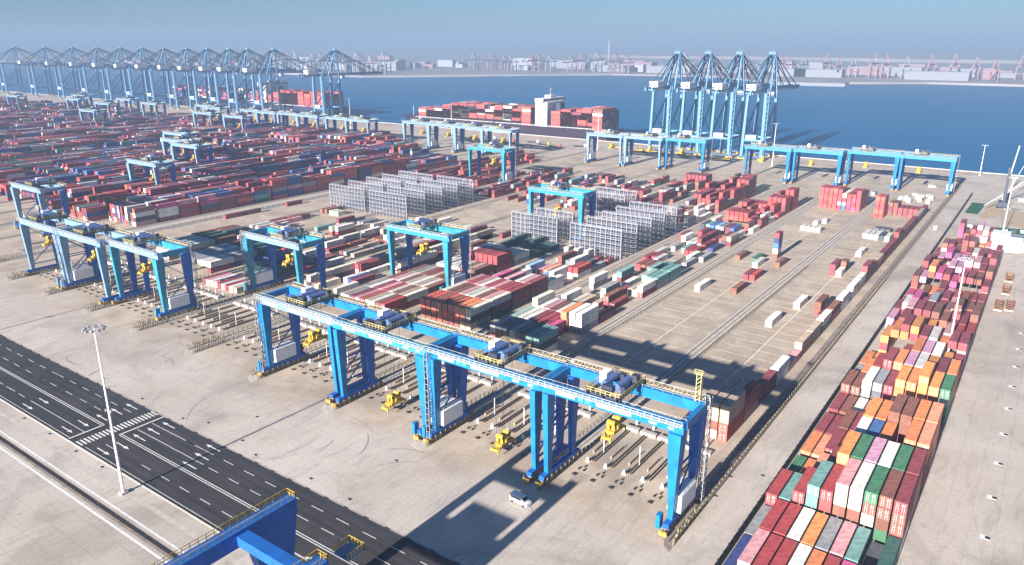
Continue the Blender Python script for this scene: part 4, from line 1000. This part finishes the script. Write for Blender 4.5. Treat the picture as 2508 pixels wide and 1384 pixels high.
# rusty transport frames at the right edge
def frame(x, y, label, n=1):
    t = thing('rusty_frame', (x, y, 0), label, 'steel frame', 'rusty frames on right concrete')
    mb = MB()
    for k_ in range(2):
        z0 = k_*1.5
        for a in (-1.3, 1.3): mb.box(a-.15, -5, z0+1.1, a+.15, 5, z0+1.45)
        for b_ in (-5, -2.5, 0, 2.5, 5): mb.box(-1.3, b_-.15, z0+1.1, 1.3, b_+.15, z0+1.4)
        for a in (-1.3, 1.3):
            for b_ in (-4.8, 4.8): mb.box(a-.15, b_-.15, z0, a+.15, b_+.15, z0+1.1)
    mb.build('chassis', M_RUST, t); MB().box(-1.4, -5.3, 1.1, 1.4, -5.05, 1.5).build('end_bar', M_WHITE, t)
frame(-5, 384, 'rusty steel frame stack, farthest of four on right concrete'); frame(-5, 363, 'rusty steel frame stack, second farthest on right concrete')
frame(-6, 338, 'rusty steel frame stack, nearest left of four on right concrete'); frame(-2.4, 340, 'rusty steel frame stack, nearest right of four on right concrete')

# upper right corner: turf patches, roof, works yard, harbour derrick
struct(MB().sheet([(-36.5,575),(-37,535),(-30,535),(-28.5,575)], .03), 'turf_patch', M_GREEN)
struct(MB().sheet([(-22,500),(-2,505),(12,470),(-12,470),(-22,482)], .03), 'turf_patch', M_GREEN)
struct(MB().sheet([(-27,580),(-28,520),(-20,530),(-18,580)], .03), 'paved_patch', M_TAN)
struct(MB().sheet([(-20,560),(-16,510),(14,505),(14,560)], .025), 'paved_patch', M_TAN)
t = thing('low_building', (0, 452, 0), 'long low white roofed building behind the right stacks', 'building')
MB().box(-24, -6, 0, 30, 6, 4.2).build('wall', M_WHITE, t); MB().box(-24.4, -6.4, 4.2, 30.4, 6.4, 4.6).build('roof', M_WHITE, t)
mb = MB(); [mb.cb(x, 0, 4.6, 1.3, 1.3, .8) for x in (-14, -5, 3, 12, 20)]; mb.build('roof_vent', M_DARK, t)
t = thing('storage_shed', (-12, 446, 0), 'cream shed with dark lean-to at the far end of the right stacks', 'shed')
MB().box(-5, -5, 0, 3, 4, 9).build('wall', M_WHITE, t); MB().box(3.1, -5, 0, 8.5, 4, 8).build('lean_to', M_GREY, t)
t = thing('harbour_derrick', (-8, 600, 0), 'tall pale derrick tower with lattice jib at upper right edge', 'crane')
MB().cyl((0, 0, 0), (2, 0, 44), 1.5, 10, .9).build('tower', M_WHITE, t)
mb = MB()
for dz in (0, 2.0): mb.bar((0, -2, 14+dz), (-20, -55, 4), .35)
for k_ in range(10): a = Vector((0, -2, 14)).lerp(Vector((-20, -55, 4)), k_/10); b_ = Vector((0, -2, 16)).lerp(Vector((-20, -55, 4)), (k_+.5)/10); mb.bar(a, b_, .25)
mb.build('jib', M_WHITE, t); MB().bar((1, 0, 40), (-10, -28, 10), .2).bar((-13, -2, 0), (-9, -20, 38), .6).build('stay', M_WHITE, t)
MB().box(-4, -4, 0, 4, 4, 2.5).build('base', M_GREY, t)
for i in range(7):
    x = -30+4.2*i; y = 492+rnd.uniform(-3, 3)
    t = thing('steel_mould', (x, y, 0), f'small dark steel mould on the works yard, {ordn(i+1)} from left', 'steel part', 'steel parts on the works yard')
    MB().box(-1.2, -.9, 0, 1.2, -.5, 1.6).box(-1.2, .5, 0, 1.2, .9, 1.3).build('side_plate', M_DARK if i % 2 else M_WHITE, t); MB().cyl((-1, 0, .6), (1, 0, .6), .5, 8).build('core', M_GREY, t)
# tall dark pile leader near the derrick
t = thing('piling_rig', (-19, 566, 0), 'dark upright piling rig beside the pale derrick', 'rig')
MB().box(-.8, -.8, 0, .8, .8, 26).build('leader', M_DARK, t); MB().box(-3, -3, .8, 3, 5, 4).build('body', M_DARK, t); MB().box(-3.4, -3.6, 0, -2.2, 5.4, 1.1).box(2.2, -3.6, 0, 3.4, 5.4, 1.1).build('track', M_BLACK, t)

# yellow transporters on the quay apron
for i in range(14):
    x = -352+9.0*i; y = 672-((i*7) % 5)*2.2-i*.9
    t = thing('quay_transporter', (x, y, 0), f'small yellow transporter under the right quay cranes, {ordn(i+1)} from left', 'transporter', 'yellow transporters parked on the quay')
    MB().box(-3.4, -1.3, .9, 3.4, 1.3, 1.8).build('deck', M_YEL, t)
    MB().box(-3.4, -1.3, 1.8, -2.6, 1.3, 3.2).box(2.6, -1.3, 1.8, 3.4, 1.3, 3.2).build('guide', M_YEL, t)
    mb = MB(); [mb.cyl((a, s_-.2, .5), (a, s_+.2, .5), .5, 8) for a in (-2.4, -1, 1, 2.4) for s_ in (-1.1, 1.1)]; mb.build('wheel', M_BLACK, t)
for i in range(10):
    x = -560+19*i; y = 660-(i % 3)*9
    t = thing('quay_truck', (x, y, 0), f'small truck on the quay in front of the red ship, {ordn(i+1)} from left', 'truck', 'trucks on the quay by the ship')
    MB().box(-6.5, -1.2, 1.0, 6.2, 1.2, 1.5).build('trailer', M_DARK, t); MB().box(6.4, -1.2, .8, 8.9, 1.2, 3.6).build('cab', (M_WHITE, M_YEL, M_RED)[i % 3], t)
    mb = MB(); [mb.cyl((a, s_-.15, .5), (a, s_+.15, .5), .5, 8) for a in (-5, -3.6, 7.6) for s_ in (-1.05, 1.05)]; mb.build('wheel', M_BLACK, t)
# low white harbour buildings on the far left and pale hall roofs in the left yard
# ------------------------------------------------------------------ opposite shore
M_FW = mat('far_white', (.25, .26, .30), .8, .1, var=.1); M_FP = mat('far_pink', (.31, .19, .22), .8, .1, var=.2); M_FB = mat('far_grey', (.34,.36,.42), .8, .1, var=.2)
fr_ = random.Random(3)
def far_hall(x, y, w_, d, h, m_, label):
    t = thing('storage_hall', (x, y, 2.5), label, 'building', 'hazy buildings on the opposite shore')
    MB().box(-w_/2, -d/2, 0, w_/2, d/2, h).build('wall', m_, t)
    MB().poly([(-w_/2-1, -d/2-1), (w_/2+1, -d/2-1), (w_/2+1, d/2+1), (-w_/2-1, d/2+1)], h, h+1.5).build('roof', M_FW, t)
spots = []
for i in range(58):
    f_ = fr_.random()
    x = -4300+4500*f_ if i % 3 else -1500+1500*fr_.random()
    spots.append((x, 2430+fr_.uniform(0, 500)+max(0, (x+1500)*.1)))
for i in range(46): spots.append((fr_.uniform(-4800, -1850), fr_.uniform(1960, 2600)))
for i, (x, y) in enumerate(spots):
    m_ = fr_.choice((M_FW, M_FW, M_FB, M_FP)) if x < -650 else fr_.choice((M_FP, M_FP, M_FW))
    far_hall(x, y, fr_.uniform(25, 110), fr_.uniform(20, 50), fr_.uniform(9, 30) if i % 5 else fr_.uniform(24, 40), m_, 'hazy low building on the far shore across the water')
for i, (x, w_) in enumerate(((-1330, 150), (-1130, 120), (-620, 140), (-300, 160), (-700, 90))):
    far_hall(x, 2480, w_, 40, 22, M_FW, f'long white far shore hall, {ordn(i+1)} from left')
def far_crane(x, y, m_, label, h=75):
    t = thing('far_harbour_crane', (x, y, 2), label, 'harbour crane', 'hazy cranes on the opposite shore')
    mb = MB(); [mb.bar((a, b_, 0), (a, b_, h*.55), 3) for a in (-10, 10) for b_ in (-14, 14)]; mb.box(-10, -14, h*.25, 10, 14, h*.28); mb.build('leg', m_, t)
    mb = MB(); mb.box(-3, -70, h*.55, 3, 40, h*.6); mb.build('boom', m_, t)
    mb = MB(); mb.bar((-8, -10, h*.6), (0, -12, h), 2.4); mb.bar((8, -10, h*.6), (0, -12, h), 2.4); mb.bar((0, -12, h), (0, -62, h*.6), 1.4); mb.bar((0, -12, h), (0, 36, h*.6), 1.4); mb.build('a_frame', m_, t)
FC = []
for i in range(15): FC.append((-2480+46*i+fr_.uniform(-10, 10), 1800+fr_.uniform(0, 60), M_FB if i % 2 else M_FW))
for i in range(12): FC.append((-1870+60*i, 2330+fr_.uniform(0, 80), M_FP if i % 3 else M_FW))
for i in range(16): FC.append((-1080+46*i+fr_.uniform(-12, 12), 2480+fr_.uniform(0, 80), M_FP if i % 3 else M_FW))
for i in range(10): FC.append((-330+55*i, 2500+fr_.uniform(0, 120), M_FP))
for i in range(12): FC.append((-4600+150*i, 2050+fr_.uniform(0, 200), M_FW if i % 2 else M_FB))
for i, (x, y, m_) in enumerate(FC): far_crane(x, y, m_, 'hazy crane on the opposite shore', 62+fr_.uniform(-8, 14))
t = thing('tall_chimney', (-1425, 2620, 2), 'thin tall tower standing above the opposite shore', 'tower'); MB().cyl((0, 0, 0), (0, 0, 105), 5, 8, 3).build('shaft', M_FW, t)
struct(MB().poly([(-610, 2040), (-450, 2062), (-452, 2076), (-610, 2054)], -6, 5), 'breakwater', M_FW)
struct(MB().poly([(-3000,5200),(-2300,4800),(-1500,5000),(-700,4700),(300,4900),(1400,4700),(2600,5000),(3000,9400),(-3000,9400)], 2, 20), 'hills', M_FAR)

# ------------------------------------------------------------------ haze
hz = MB().box(-9000, -460, -11, 6000, 12000, 190).build('haze', bpy.data.materials.new('haze_air'))
hm = hz.data.materials[0]; hm.use_nodes = True; n = hm.node_tree
for q in list(n.nodes):
    if q.type == 'BSDF_PRINCIPLED': n.nodes.remove(q)
pv = n.nodes.new('ShaderNodeVolumePrincipled'); pv.inputs['Color'].default_value = (.285, .40, .58, 1); pv.inputs['Density'].default_value = .00031; pv.inputs['Anisotropy'].default_value = 0.
out = [q for q in n.nodes if q.type == 'OUTPUT_MATERIAL'][0]; n.links.new(pv.outputs[0], out.inputs['Volume'])
tag(hz, 'pale blue sea haze over the whole port', 'haze', kind='stuff')
